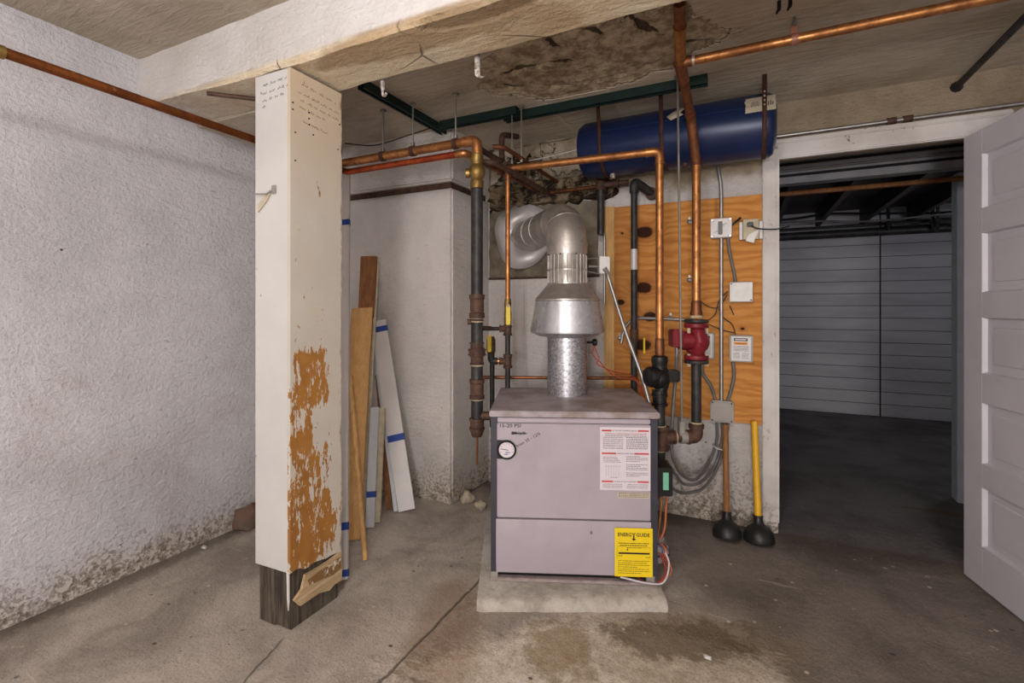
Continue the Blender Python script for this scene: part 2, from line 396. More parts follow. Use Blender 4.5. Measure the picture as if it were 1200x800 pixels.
def m_post(name, side):
    g = G(name, .5, 0, .35); x, y, z = g.sep()
    n = g.noise(3, 4); base = lin((204, 197, 186)) if side else lin((204, 202, 199))
    c = g.mix(g.ss(n, .35, .7), base, tuple(v*.9 for v in base))
    if side:
        top = g.ss(z + (g.noise(4, 4)-.5)*.5, 1.45, 2.05)
        c = g.mix(top*.5, c, lin((196, 164, 122)))
        c = g.mix(g.ss(g.noise(2.6, 4, v=g.scl(1, 3, 1)), .5, .75)*.3, c, lin((206, 186, 152)))
        t = (y - 1.248)/.25
        p = g.noise(10, 7, .7, v=g.scl(1, 1.7, .7), dist=.5) - .5
        p2 = g.noise(30, 5, .7, v=g.scl(1, 1.8, .55)) - .5
        def win(v, a, b, s): return g.ss(v, a-s, a+s)*g.ss(v, b+s, b-s)
        A = win(z, .82, 1.04, .03)*win(t, .05, .74, .06); A = g.mx(A, win(z, .66, .9, .03)*win(t, .0, .42, .05))
        B = win(z, .22, .68, .06)*win(t, -.1, .85, .12)
        up = win(z, .16, 1.2, .1)*win(t, -.1, 1.1, .1)
        score = A*.42 + B*.36 + up*.08 + p*1.5 + p2*1.7 + g.ss(g.noise(55, 3, .7, v=g.scl(1, 1.8, .6)), .3, .7)*.25-.12 - g.ss(t, .55, .95)*.34*g.ss(z, .38, .5) + g.ss(z, .5, .3)*B*.16
        peel = g.ss(score, .37, .40)
        bare = g.mix(g.ss(g.noise(7, 5, .6), .35, .7), lin((170, 118, 58)), lin((146, 96, 44)))
        low = g.ss(z, .42, .24)*.25
        c = g.mix(peel, c, bare)
        edge = g.ss(score, .30, .37)*(1-peel)
        c = g.mix(edge*.4, c, lin((236, 230, 220)))
        chip = g.ss(t + (g.noise(16, 5, .7, v=g.scl(1, 1, .6))-.5)*.3, .96, 1.02)
        c = g.mix(chip*.85, c, lin((128, 92, 54)))
    else:
        t = (x + 1.70)/.192
        chip = g.ss(t + (g.noise(16, 5, .7, v=g.scl(1, 1, .5))-.5)*.16, 1.0, 1.03)*g.ss(z, 1.5, 1.2)
        c = g.mix(chip*.8, c, lin((150, 110, 66)))
    sp = g.ss(g.vor(13, v=g.scl(1, 1, .7)), .07, .04)*g.ss(g.noise(4, 2), .52, .6)
    c = g.mix(sp*.9, c, lin((86, 62, 44)))
    g.col(c); h = g.noise(40, 3)*.15
    if side: h = h - peel*.8
    g.bump(h, .4, .006); return g.mat
g = G('flap_skin_paint', .7, 0, .2); q_ = g.ss(g.noise(26, 5, .7, v=g.scl(1, 1, .8)), .54, .58); g.col(g.mix(q_, g.mix(g.noise(14, 4), lin((150, 116, 72)), lin((112, 82, 50))), lin((206, 198, 182)))); SKINF = g.mat
POSTF = m_post('post_paint_front', False); POSTS = m_post('post_paint_peeling', True)
def m_copper(name, a, b, r=.34):
    g = G(name, r, .85, .5)
    n = g.noise(9, 5, .65, dist=.5); f = g.noise(45, 3, .6)
    c = g.mix(g.ss(n, .36, .66), lin(a), lin(b)); c = g.mix(g.ss(f, .54, .7)*.5, c, lin((84, 52, 36))); c = g.mix(g.ss(g.noise(26, 4, .7), .6, .7)*.3, c, lin((214, 170, 120)))
    g.col(c); g.rough(g.mix(g.ss(n, .3, .7), (r, r, r), (r+.25,)*3)); return g.mat
COPPER = m_copper('copper', (198, 138, 84), (150, 98, 60)); COPPERD = m_copper('dull_copper', (148, 96, 66), (104, 68, 48), .45)
COPPERR = m_copper('reddish_copper', (190, 88, 50), (150, 66, 38), .4); COPPERB = m_copper('brown_copper', (146, 84, 42), (108, 60, 32), .45)
BRASS = m_copper('brass', (160, 132, 78), (116, 92, 52), .42)
SOLDER = plain('solder', (196, 186, 172), .45, .6)
BLACKI = plain('black_iron', (44, 43, 44), .5, .3, .2, 20, .1, (64, 62, 60)); RUSTB = plain('rusty_brown_fitting', (92, 66, 52), .65, .2, .2, 22, .3, (62, 45, 38))
RUST = plain('rusty_strap', (84, 52, 42), .7, .3, .2, 30, .2); GASK = plain('pale_thread_tape', (196, 178, 146), .8)
def m_galv(name, spangle, a, b, r=.3, met=.8):
    g = G(name, r, met, .5)
    n = g.vor(spangle, out='Color'); sx = g.nt.nodes.new('ShaderNodeSeparateColor'); g.put(n, sx.inputs[0])
    f = V(g, sx.outputs[0]); st = g.noise(7, 4, v=g.scl(3, 3, .6))
    c = g.mix(f, lin(a), lin(b)); c = g.mix(g.ss(st, .55, .75)*.3, c, lin((120, 104, 92)))
    g.col(c); g.rough(g.mix(f, (r,)*3, (r+.2,)*3)); return g.mat
GALV = m_galv('galvanised_sheet', 40, (206, 208, 212), (192, 194, 198), .24); SPANG = m_galv('spangled_galvanised', 120, (206, 206, 210), (146, 146, 152), .3)
DULLG = m_galv('dull_flue_metal', 25, (190, 184, 178), (170, 163, 156), .32, .75)
SHINY = plain('shiny_plate', (228, 224, 224), .28, .6, .04, 6); COLLAR = plain('crimped_steel', (182, 176, 170), .35, .7, .12, 20)
STEEL = plain('conduit_steel', (168, 166, 164), .4, .8, .1, 25); ROD = plain('zinc_rod', (150, 146, 138), .45, .7); GREYC = plain('grey_cable', (112, 108, 106), .5, .1)
GREYBOX = plain('grey_box', (158, 152, 146), .55, .3, .06, 12); WHITEBOX = plain('white_cover', (206, 203, 200), .5, .2, .06, 18)
def m_enamel():
    g = G('boiler_enamel', .42, 0, .4); c = g.mix(g.ss(g.noise(5, 4), .35, .7), lin((168, 158, 167)), lin((160, 149, 157)))
    sc = g.ss(g.vor(8, v=g.scl(1, 1, .6)), .05, .03)*g.ss(g.noise(3, 2), .5, .56); g.col(g.mix(sc*.8, c, lin((92, 72, 66)))); return g.mat
LILAC = m_enamel(); LIDTOP = plain('boiler_lid_enamel', (166, 156, 161), .5, 0, .14, 9, 0, (134, 119, 112))
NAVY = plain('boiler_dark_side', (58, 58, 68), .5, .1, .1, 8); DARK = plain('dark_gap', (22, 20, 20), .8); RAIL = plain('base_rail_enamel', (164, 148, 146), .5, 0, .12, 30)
BLACK = plain('black_plastic', (26, 25, 25), .4, 0, .1); RUBBER = plain('black_rubber', (34, 33, 34), .42, 0, .12, 15)
WHITE = plain('paper_white', (210, 202, 208), .6, 0, .02); INK = plain('ink_black', (28, 26, 28), .7); INKG = plain('ink_grey', (86, 78, 84), .7); INKR = plain('ink_red', (196, 56, 52), .6)
BROWNINK = plain('ink_brown', (120, 72, 56), .8); INKB = plain('ink_blue', (70, 84, 140), .6)
YELLOW = plain('label_yellow', (236, 204, 24), .5, 0, .03); YPLAS = plain('yellow_handle', (232, 176, 28), .42, 0, .05); BEIGE = plain('beige_paper', (196, 184, 160), .6)
ORANGE = plain('orange_band', (232, 146, 60), .6, 0, .03); GREENL = plain('green_label', (120, 190, 158), .5, 0, .05)
def m_trim():
    g = G('old_white_trim', .5, 0, .3); x, y, z = g.sep()
    c = g.mix(g.ss(g.noise(4, 5, .6), .35, .7), lin((212, 207, 203)), lin((190, 183, 178)))
    chip = g.ss(g.noise(34, 4, .7, v=g.scl(1, 1, .5)), .62, .66)*g.ss(g.noise(4, 3), .44, .6)
    low = g.ss(z + (g.noise(9, 4)-.5)*.3, .22, .02)
    c = g.mix(g.mx(chip, low*g.ss(g.noise(20, 5, .7), .45, .55))*.85, c, lin((112, 88, 70)))
    g.col(c); g.bump(g.noise(30, 4)-chip, .4, .004); return g.mat
TANKB = plain('tank_blue_enamel', (27, 43, 82), .34, .1, .1, 5); REDP = plain('pump_red', (128, 32, 42), .42, .1, .15, 14); LEVER = plain('lever_yellow', (228, 200, 48), .45, 0, .05); REDW = plain('red_wire', (166, 66, 48), .5); ORW = plain('orange_wire', (196, 112, 74), .45, .2)
GREENM = plain('dark_green_channel', (28, 50, 46), .5, .3, .1, 16); BLUET = plain('blue_tape', (36, 70, 152), .6, 0, .05)
BOARDW = plain('white_board_paint', (214, 209, 206), .5, 0, .05, 5); BOARDW2 = plain('bluish_board_paint', (204, 208, 212), .5, 0, .05, 5); BOARDE = plain('cream_board_edge', (202, 190, 162), .6, 0, .12, 20)
TRIM = m_trim(); DOORP = plain('door_paint', (204, 200, 208), .45, 0, .03, 4)
BLUEG = plain('bluish_partition_paint', (190, 200, 208), .6, 0, .04); LINT = plain('grey_lintel_paint', (150, 150, 154), .7, 0, .08)
def m_pad():
    g = G('pad_concrete', .8, 0, .25); n = g.noise(9, 6, .72); f = g.noise(40, 4, .7)
    g.col(g.mix(g.ss(f, .5, .8)*.5, g.mix(g.ss(n, .35, .7), lin((186, 179, 170)), lin((150, 142, 133))), lin((104, 95, 86)))); g.bump(n+f*.6, .5, .008); return g.mat
PAD = m_pad()
BRICK = plain('dirty_brick', (106, 78, 64), .85, 0, .2, 18, .5, (90, 78, 68)); DEBRIS = plain('crumbled_plaster', (178, 164, 142), .9, 0, .2, 20, .6)

# ---------------------------------------------------------------- the setting
XL, YB, XR, YF, ZF, ZR = -2.495, 2.945, 2.3, -3.6, 2.33, 2.285
DX0, DX1, DZ = .151, .97, 1.985                # doorway
m = MB(); m.box(XL-.15, 3.4, YF-.15, 6.8, -.1, 0); struct(m, 'floor', FLOOR, 'stained grey brown concrete floor with cracks and pale patch')
m = MB(); m.box(XL-.12, XL, YF, 3.1, 0, 2.45); struct(m, 'wall_left', WALL, 'rough white plaster wall on the left')
m = MB()
m.box(-1.7, DX0, YB, YB+.11, 0, 2.45); m.box(DX0, DX1, YB, YB+.11, DZ+.015, 2.45); m.box(DX1, XR+.1, YB, YB+.11, 0, 2.45)
struct(m, 'wall_back', WALLB, 'white plaster back wall behind boiler with doorway')
m = MB(); m.box(XR, XR+.12, YF, YB, 0, 2.45); struct(m, 'wall_right', PLAIN_WHITE)
m = MB(); m.box(XL, XR, YF-.12, YF, 0, 2.45); struct(m, 'wall_front', PLAIN_WHITE)
m = MB(); m.box(XL-.12, XR+.12, YF-.12, 1.4, ZF, ZF+.12); struct(m, 'ceiling', CEIL, 'grey skim coated ceiling before the beam')
# rear ceiling: a skim coat with a real hole where it has fallen off
from mathutils import noise as MN
def seg_d(p, a, b):
    ab = b-a; t = max(0, min(1, (p-a).dot(ab)/max(1e-9, ab.dot(ab)))); return (p-(a+ab*t)).length
def to2(l): return [FL(a, b, ZR).to_2d() for a, b in l]
hole = to2(((552, 72), (560, 97), (572, 110), (602, 114), (642, 118), (682, 112), (704, 107), (742, 95), (772, 85), (792, 78), (814, 62), (852, 46), (864, 36), (840, 29), (815, 20), (800, 2), (700, 5), (640, 30)))
veins = [(to2(v_), w_) for v_, w_ in ((((592, 92), (612, 84), (640, 79), (668, 76)), .022), (((575, 104), (612, 106), (660, 104), (700, 98), (745, 86), (786, 70)), .011), (((640, 50), (650, 60)), .02), (((690, 40), (704, 46)), .022),
    (((735, 22), (755, 38), (780, 48)), .016), (((800, 45), (826, 37), (858, 33)), .015), (((806, 54), (830, 52)), .02), (((726, 34), (742, 22), (770, 17)), .012))]
def inside(p, poly):
    c_ = False
    for a, b in zip(poly, poly[1:]+poly[:1]):
        if (a.y > p.y) != (b.y > p.y) and p.x < (b.x-a.x)*(p.y-a.y)/(b.y-a.y)+a.x: c_ = not c_
    return c_
hx0, hx1, hy0, hy1 = -1.30, .28, 1.49, 2.38
gx_ = [XL-.12, -1.9] + [hx0+(hx1-hx0)*i/170 for i in range(171)] + [1.2, XR+.12]
gy_ = [1.4] + [hy0+(hy1-hy0)*i/96 for i in range(97)] + [3.06]
vs = []; fs = []
for x in gx_:
    for y in gy_:
        z = ZR
        if hx0 < x < hx1 and hy0 < y < hy1:
            p = Vector((x, y)); q3 = Vector((x*9, y*9, 0)); wob = .035*MN.fractal(q3, 1.0, 2.0, 5)+.012*MN.fractal(q3*4, 1.0, 2.0, 3)
            d = min(seg_d(p, a, b) for a, b in zip(hole, hole[1:]+hole[:1])); d = (d if inside(p, hole) else -d)+wob
            if d > 0:
                z = ZR+min(1, d/.008)*.012 + .005*MN.fractal(q3*3, 1.0, 2.0, 4)*min(1, d/.02) + (.004 if MN.noise(q3*.35) > .05 else 0)
                for pts, w_ in veins:
                    dv = min(seg_d(p, a, b) for a, b in zip(pts, pts[1:]))+.55*wob
                    if dv < w_: z = max(z, ZR+.016+.022*min(1, (w_-dv)/.008))
                z = max(z, ZR+.0085)
        vs.append((x, y, z))
ny_ = len(gy_)
for i in range(len(gx_)-1):
    for k in range(ny_-1): fs.append([i*ny_+k, (i+1)*ny_+k, (i+1)*ny_+k+1, i*ny_+k+1])
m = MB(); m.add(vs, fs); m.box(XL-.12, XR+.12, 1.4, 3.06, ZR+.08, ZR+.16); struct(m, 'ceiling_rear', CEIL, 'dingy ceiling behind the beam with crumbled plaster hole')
# plastered beam, its lower edges slightly wavy
rnd = random.Random(4)
def wavy_beam(x0, x1, y0, y1, z0, z1):
    mb = MB(); N = 60; vs = []; fs = []
    for i in range(N+1):
        x = x0+(x1-x0)*i/N
        j = [rnd.uniform(-.004, .004) for _ in range(6)]
        e = .03*max(0, (-1.75-x)/.75)
        sec = [(y0+j[0]*.5, z1), (y0+j[1]*.4, z0+e+.012), (y0+.012+j[1], z0+e+j[2]*.4), ((y0+y1)/2, z0+e+j[3]*.5), (y1-.014+j[4], z0+e+j[2]*.5), (y1+j[4]*.5, z0+e+.014), (y1, z1)]
        vs += [(x, a, b) for a, b in sec]
        if i:
            for k in range(6): fs.append([(i-1)*7+k, (i-1)*7+k+1, i*7+k+1, i*7+k])
            fs.append([(i-1)*7+6, (i-1)*7, i*7, i*7+6])
    fs += [list(range(7)), [N*7+k for k in range(7)][::-1]]
    return mb.add(vs, fs)
struct(wavy_beam(XL, XR, 1.25, 1.505, 2.097, ZF+.02), 'ceiling_beam', BEAM, 'white plastered ceiling beam with brown water stain below')
m = MB(); m.box(XL, -1.92, 1.5, 1.87, 2.107, ZR+.02, .006); struct(m, 'ceiling_soffit', CEIL, 'low grey soffit behind the beam at the left wall')
# corner pier: lower block, dark broken joint, upper block
m = MB(); m.box(XL, -1.605, 2.482, 3.0, 0, 1.925, .012); struct(m, 'wall_corner_pier', WALLCOL, 'white plaster pier in the left rear corner')
m = MB(); m.box(XL, -1.63, 2.51, 3.0, 1.92, 1.975); struct(m, 'wall_corner_joint', RUSTB, 'dark open joint near the top of the pier')
m = MB(); m.box(XL, -1.6, 2.475, 3.0, 1.968, 2.3, .012); struct(m, 'wall_corner_upper', WALLCOL, 'upper block of the corner pier under the ceiling')
# broken plaster ledge and hole above the flue
g = G('grey_old_mortar', .9, 0, .15); n_ = g.noise(7, 6, .7); g.col(g.mix(g.ss(n_, .35, .65), lin((132, 122, 106)), lin((100, 90, 78)))); g.bump(n_, .8, .02); MORTAR = g.mat
g = G('crumbled_brown_mortar', .95, 0, .1); n_ = g.noise(10, 6, .75, dist=.6); g.col(g.mix(g.ss(n_, .42, .58), lin((136, 120, 96)), lin((44, 34, 28)))); g.bump(n_, 1, .03); CRUMB = g.mat
def rough_slab(x0, x1, z0, z1, y, t, seed, nx=26, nz=12, amp=.012, edge=.03):
    r = random.Random(seed); mb = MB(); vs = []; fs = []
    for i in range(nx+1):
        for k in range(nz+1):
            e = min(i, nx-i)/nx < .01 or min(k, nz-k)/nz < .01
            x = x0+(x1-x0)*i/nx; z = z0+(z1-z0)*k/nz
            if k in (0, nz): z += r.uniform(-edge, edge)
            if i in (0, nx): x += r.uniform(-edge, edge)
            vs.append((x, y if e else y-t+r.uniform(-amp, amp), z))
    for i in range(nx):
        for k in range(nz): fs.append([i*(nz+1)+k, (i+1)*(nz+1)+k, (i+1)*(nz+1)+k+1, i*(nz+1)+k+1])
    return mb.add(vs, fs)
struct(rough_slab(-1.6, -.83, 1.395, 1.87, YB, .006, 3, amp=.0015, edge=.003), 'wall_back_mortar', MORTAR, 'bare grey mortar band around the flue hole')
struct(rough_slab(-1.6, -.72, 1.86, 2.03, YB, .05, 5, edge=.02), 'wall_back_crumbling', CRUMB, 'dark crumbling mortar above the flue')
g = G('dingy_cracked_plaster', .85, 0, .2); n_ = g.noise(4, 6, .68, dist=.4); ck_ = g.ss(g.math('ABSOLUTE', g.noise(3.4, 6, .65)-.5), .012, .003)
g.col(g.mix(ck_*.8, g.mix(g.ss(n_, .38, .62), lin((178, 166, 148)), lin((128, 113, 92))), lin((48, 38, 30)))); g.bump(n_-ck_, .8, .014); DINGY = g.mat
struct(rough_slab(-1.6, -.80, 2.02, 2.28, YB, .03, 8, amp=.005, edge=.006), 'wall_back_upper', DINGY)
struct(rough_slab(-1.5, -1.22, 2.05, 2.19, YB-.03, .03, 9, 14, 8), 'wall_back_patch', CRUMB)
m = MB(); m.tube([(-1.6, 2.939, 1.395), (-.82, 2.939, 1.395)], .007, 8); struct(m, 'trim_1', RUSTB)
# door casing, head casing, jambs
m = MB(); m.box(.0765, DX0, YB-.022, YB+.002, 0, 2.0, .004); m.box(DX0-.012, DX0+.004, YB-.03, YB+.11, .06, DZ, .003)
struct(m, 'trim_2', TRIM, 'worn white casing board on the left of the doorway')
m = MB(); m.box(.0765, DX1+.09, YB-.022, YB+.002, DZ, 2.075, .004); m.box(.0765, DX1+.09, YB-.034, YB, DZ-.004, DZ+.028, .006); m.box(.07, DX1+.1, YB-.034, YB, 2.062, 2.085, .005)
struct(m, 'trim_3', TRIM, 'worn white head casing above the doorway')
m = MB(); m.box(DX1, DX1+.09, YB-.02, YB+.002, 0, 2.0, .004); m.box(DX1-.004, DX1+.02, YB-.02, YB+.11, 0, DZ, .003); struct(m, 'trim_4', TRIM)
# five panel door leaf standing open towards the camera
hd = Vector((.208, -.978, 0)); hn = Vector((-.978, -.208, 0)); h0 = Vector((.872, 2.825, 0)); LW = .76
D = MB(); D.T = lambda p: h0 + hd*p.x - hn*p.y + UP*p.z           # x along the leaf, y into it, z up
zs = [(.189, .439), (.539, .796), (.921, 1.157), (1.264, 1.515), (1.62, 1.85)]
D.box(0, .115, 0, .035, .012, 1.955, .001); D.box(LW-.115, LW, 0, .035, .012, 1.955, .001)
prev = .012
for a, b in zs+[(1.955, 0)]:
    D.box(.1148, LW-.1148, .0003, .0347, prev, a, 0); prev = b
door = struct(D, 'door_1', DOORP, 'white five panel door standing open on the right')
for a, b in zs:
    q = MB(); q.T = D.T; x0, x1 = .115, LW-.115
    o_, i_ = [(x0, a), (x1, a), (x1, b), (x0, b)], [(x0+.007, a+.006), (x1-.007, a+.006), (x1-.007, b-.006), (x0+.007, b-.006)]
    j_ = [(x0+.045, a+.04), (x1-.045, a+.04), (x1-.045, b-.04), (x0+.045, b-.04)]
    l_ = [(x0+.048, a+.043), (x1-.048, a+.043), (x1-.048, b-.043), (x0+.048, b-.043)]
    vs = [(x, .001, z) for x, z in o_]+[(x, .017, z) for x, z in i_]+[(x, .0175, z) for x, z in j_]+[(x, .0135, z) for x, z in l_]
    fs = [[r*4+k, r*4+(k+1) % 4, r*4+4+(k+1) % 4, r*4+4+k] for r in range(3) for k in range(4)]+[[12, 13, 14, 15]]
    q.add(vs, fs, False); q.box(x0, x1, .02, .03, a, b)
    q.build('door_panel', DOORP, door, keep=True)
m = MB(); m.T = D.T
m.cyl((LW-.055, -.002, .98), (LW-.055, -.045, .98), .012); m.sphere((LW-.055, -.06, .98), .026); m.build('door_knob', BRASS, door, keep=True)
# next room
m = MB(); m.box(-.7, 3.4, 6.55, 6.65, 0, 2.3); struct(m, 'wall_far', PLANK, 'white plank wall at the far end of the next room')
m = MB(); m.box(-.8, -.7, 3.05, 6.65, 0, 2.3); struct(m, 'wall_far_left', PLAIN_WHITE)
m = MB(); m.box(3.3, 3.4, 3.05, 6.65, 0, 2.3); struct(m, 'wall_far_right', PLAIN_WHITE)
m = MB(); m.box(1.165, 3.3, 3.87, 3.97, 0, 2.03, .004); struct(m, 'wall_partition', BLUEG, 'pale bluish partition end seen beside the door')
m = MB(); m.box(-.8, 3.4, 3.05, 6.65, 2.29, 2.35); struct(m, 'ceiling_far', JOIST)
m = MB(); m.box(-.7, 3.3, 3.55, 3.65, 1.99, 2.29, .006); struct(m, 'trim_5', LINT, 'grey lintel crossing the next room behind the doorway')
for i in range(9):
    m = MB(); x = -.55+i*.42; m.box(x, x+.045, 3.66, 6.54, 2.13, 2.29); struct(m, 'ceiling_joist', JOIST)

# ---------------------------------------------------------------- post
PX0, PX1, PY0, PY1 = -1.70, -1.508, 1.247, 1.497
post = thing('support_post', (-1.604, 1.372, 0), 'white boxed wooden post with peeling paint and rotten foot under the beam', 'post')
m = MB(); m.box(PX0+.014, PX1-.014, PY0+.014, PY1-.004, 0, 2.05, .004); m.box(PX0+.012, PX0+.10, PY0+.008, PY0+.02, 0, .24, .003)
m.build('rotten_core', ROTTEN, post, 'rotten grey timber showing at the foot of the post')
m = MB(); m.T = lambda p: Vector((p.x, p.y, p.z if p.z > 1 else p.z + (p.x-PX0)*.02))
m.box(PX0, PX1-.0142, PY0, PY0+.014, .217, 2.082, .001); m.box(PX0, PX0+.014, PY0+.014, PY1, .217, 2.082, .002)
m.build('front_board', POSTF, post, keep=True)
# side board with a ragged lower edge
r_ = random.Random(2); pl = [(PY0, 2.082), (PY0, .222)]
for i in range(1, 12): pl.append((PY0+.25*i/12, .222-.03*i/12+r_.uniform(-.006, .006)))
pl += [(PY1+.002, .19)]
for i in range(1, 40): pl.append((PY1+r_.uniform(-.004, .003), .19+(2.082-.19)*i/40))
pl += [(PY1, 2.082)]
m = MB(); m.prism([(a-PY0, b) for a, b in pl], (PX1-.014, PY0, 0), EY, UP, EX*.014); m.build('side_board', POSTS, post, 'side board with tan wood showing through flaked white paint', keep=True)
# torn fibreboard flap
fl = [WX(a, b, PX1) for a, b in ((356, 673), (372, 664), (386, 655), (398, 646), (399, 662), (398.5, 679), (390, 684), (384, 691), (372, 694), (362, 701), (350, 709), (343, 703), (352, 690))]
m = MB(); m.prism([(p.y-PY0, p.z) for p in fl], (PX1-.002, PY0, 0), EY, UP, EX*.012); m.T = None
m2 = [WX(a, b, PX1) for a, b in ((372, 668), (385, 660), (396, 652), (397, 664), (388, 672), (378, 676), (360, 684), (358, 679))]
fo = m.build('torn_flap', FIBRE, post, 'torn brown fibreboard flap at the foot of the post')
m = MB(); m.prism([(p.y-PY0, p.z) for p in m2], (PX1+.0095, PY0, 0), EY, UP, EX*.006)
m.build('flap_skin', SKINF, fo, 'darker skin with white paint flecks on the torn flap', keep=True)
m = MB(); m.prism([(0, .225), (.012, .224), (.013, .12), (.008, .085), (.003, .13)], (PX1-.016, PY0-.004, 0), EX, UP, EY*.004); m.build('splinter', BOARDW, post, 'white paint splinter hanging at the corner')
# scribbled pencil notes (unreadable handwriting)
def scribble(mb, o, u, v, length, h, seed, w=.0011):
    r = random.Random(seed); x = 0; lift = u.cross(v).normalized()*.0006; o = Vector(o)
    while x < length:
        word = min(r.uniform(.015, .04), length-x); n = max(3, int(word/.0035)); pts = []
        for i in range(n+1): pts.append((x+word*i/n+r.uniform(-.001, .001), (h*r.uniform(.45, 1) if i % 2 else h*r.uniform(0, .3))))
        for (x0, y0), (x1, y1) in zip(pts, pts[1:]):
            dx, dy = x1-x0, y1-y0; l = math.hypot(dx, dy) or 1; nx, ny = -dy/l*w/2, dx/l*w/2
            mb.add([o+u*(x0+nx)+v*(y0+ny)+lift, o+u*(x1+nx)+v*(y1+ny)+lift, o+u*(x1-nx)+v*(y1-ny)+lift, o+u*(x0-nx)+v*(y0-ny)+lift], [[0, 1, 2, 3]])
        x += word+r.uniform(.008, .014)
sl = (EX+UP*.06).normalized()
for i, (z, x0, l) in enumerate(((2.035, .045, .13), (2.005, .04, .14), (1.978, .04, .12), (1.955, .04, .02))):
    m = MB(); scribble(m, (PX0+x0, PY0-.0002, z), sl, UP, l, .013, 10+i); m.build('handwriting', INK, post, 'dark handwritten line at the top of the front board')
for i, (z, y0, l) in enumerate(((2.035, .05, .17), (2.00, .035, .2), (1.972, .045, .19), (1.945, .04, .12), (1.895, .055, .13))):
    m = MB(); scribble(m, (PX1+.0002, PY0+y0, z), (EY-UP*.06).normalized(), UP, l, .013, 30+i); m.build('handwriting', BROWNINK, post, 'faded brown handwritten line at the top of the side board')
for a, b in ((362, 132), (362, 139), (362.5, 146), (367, 158), (398, 146), (396, 175), (343, 120), (343, 128), (346, 155), (346, 188)):
    q = WX(a, b, PX1); m = MB(); m.cyl(q-EX*.002, q+EX*.0015, .0035, 8); m.build('nail_head', RUSTB, post)
# bracket with tape on the front board
hk = thing('wall_bracket', P(316, 240, 1.84), 'small grey metal bracket taped to the left edge of the post', 'bracket')
q = lambda px, py: WB(px, py, PY0-.003)
m = MB(); a = q(303, 229); b = q(317, 228); c_ = q(325, 221)
m.obox(q(321, 222), EX, EY, UP, .011, .004, .016, .002); m.tube([q(303, 228)-EY*.01, q(315, 228)-EY*.012, q(319, 224)-EY*.006], .003, 8); m.build('hook_plate', GREYBOX, hk)
m = MB(); m.prism([(0, 0), (.066, .05), (.07, .036), (.052, .012), (0, -.03)], q(303, 240), EX, UP, EY*-.004); m.build('masking_tape', BEIGE, hk)

# ---------------------------------------------------------------- boiler
pad = MB(); o = P(556, 715.5, 1.909); o.z = 0
def pad_T(p):
    k = random.Random(int(p.x*977+p.y*331+p.z*71)); return o + CR*p.x + CF*p.y + UP*p.z
pad.T = pad_T; vs = []; fs = []; r_ = random.Random(6); sec = []
PW, PD, PH = .772, .82, .042; N = 40
for i in range(N+1):
    x = PW*i/N; e = lambda s: r_.uniform(-s, s)
    sec = [(x, e(.003), 0), (x, e(.004)+.004, PH*.55), (x, .014+e(.004), PH-.006+e(.002)), (x, .03+e(.003), PH), (x, PD-.02, PH), (x, PD, PH*.5), (x, PD, 0)]
    if i in (0, N): sec = [(x+(.008 if i == 0 else -.008), b+.004, c_-.002 if c_ > .02 else c_) for x, b, c_ in sec]
    vs += sec
    if i: fs += [[(i-1)*7+k, (i-1)*7+(k+1) % 7, i*7+(k+1) % 7, i*7+k] for k in range(7)]
fs += [list(range(7)), [N*7+k for k in range(7)]]
pad.add(vs, fs); pad.build('concrete_pad', PAD, None, 'low rough concrete pad under the boiler', 'pad')
B0 = P(574, 600, 2.05); B0.z = PH; b1 = P(772, 600, 2.01); BR = (b1-B0); BR.z = 0; BW = BR.length; BR.normalize(); BF = Vector((-BR.y, BR.x, 0)); BH = .722; BD = .60
BT = lambda p: B0 + BR*p.x + BF*p.y + UP*p.z
boiler = thing('boiler', BT(Vector((BW/2, BD/2, 0))), 'pale lilac gas boiler cabinet on a concrete pad', 'boiler')
def bm_(): q = MB(); q.T = BT; return q
def bpx(px, py, d=0):   # a pixel on the boiler front -> local x, z
    t = (px-574)/(772-574); Y = 2.05+(2.01-2.05)*t; p = P(px, py, Y)-B0; return p.dot(BR), p.z
zt = BH
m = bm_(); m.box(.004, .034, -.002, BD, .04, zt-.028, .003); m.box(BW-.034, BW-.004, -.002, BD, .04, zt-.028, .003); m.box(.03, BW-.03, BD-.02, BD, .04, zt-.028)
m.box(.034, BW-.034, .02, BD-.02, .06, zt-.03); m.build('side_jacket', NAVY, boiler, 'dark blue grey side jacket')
m = bm_(); m.box(-.002, BW+.004, -.008, BD, zt-.026, zt, .004); m.build('lid', [LIDTOP], boiler, 'dusty lilac lid')
m = bm_(); m.box(.03, BW-.034, .0, .03, zt-.05, zt-.03, .003); m.build('top_flange', LILAC, boiler)
zs_, zm = bpx(600, 607)[1], bpx(600, 669.5)[1]
m = bm_(); m.box(.031, BW-.034, -.004, .02, zs_+.004, zt-.052, .003); up_ = m.build('upper_panel', LILAC, boiler)
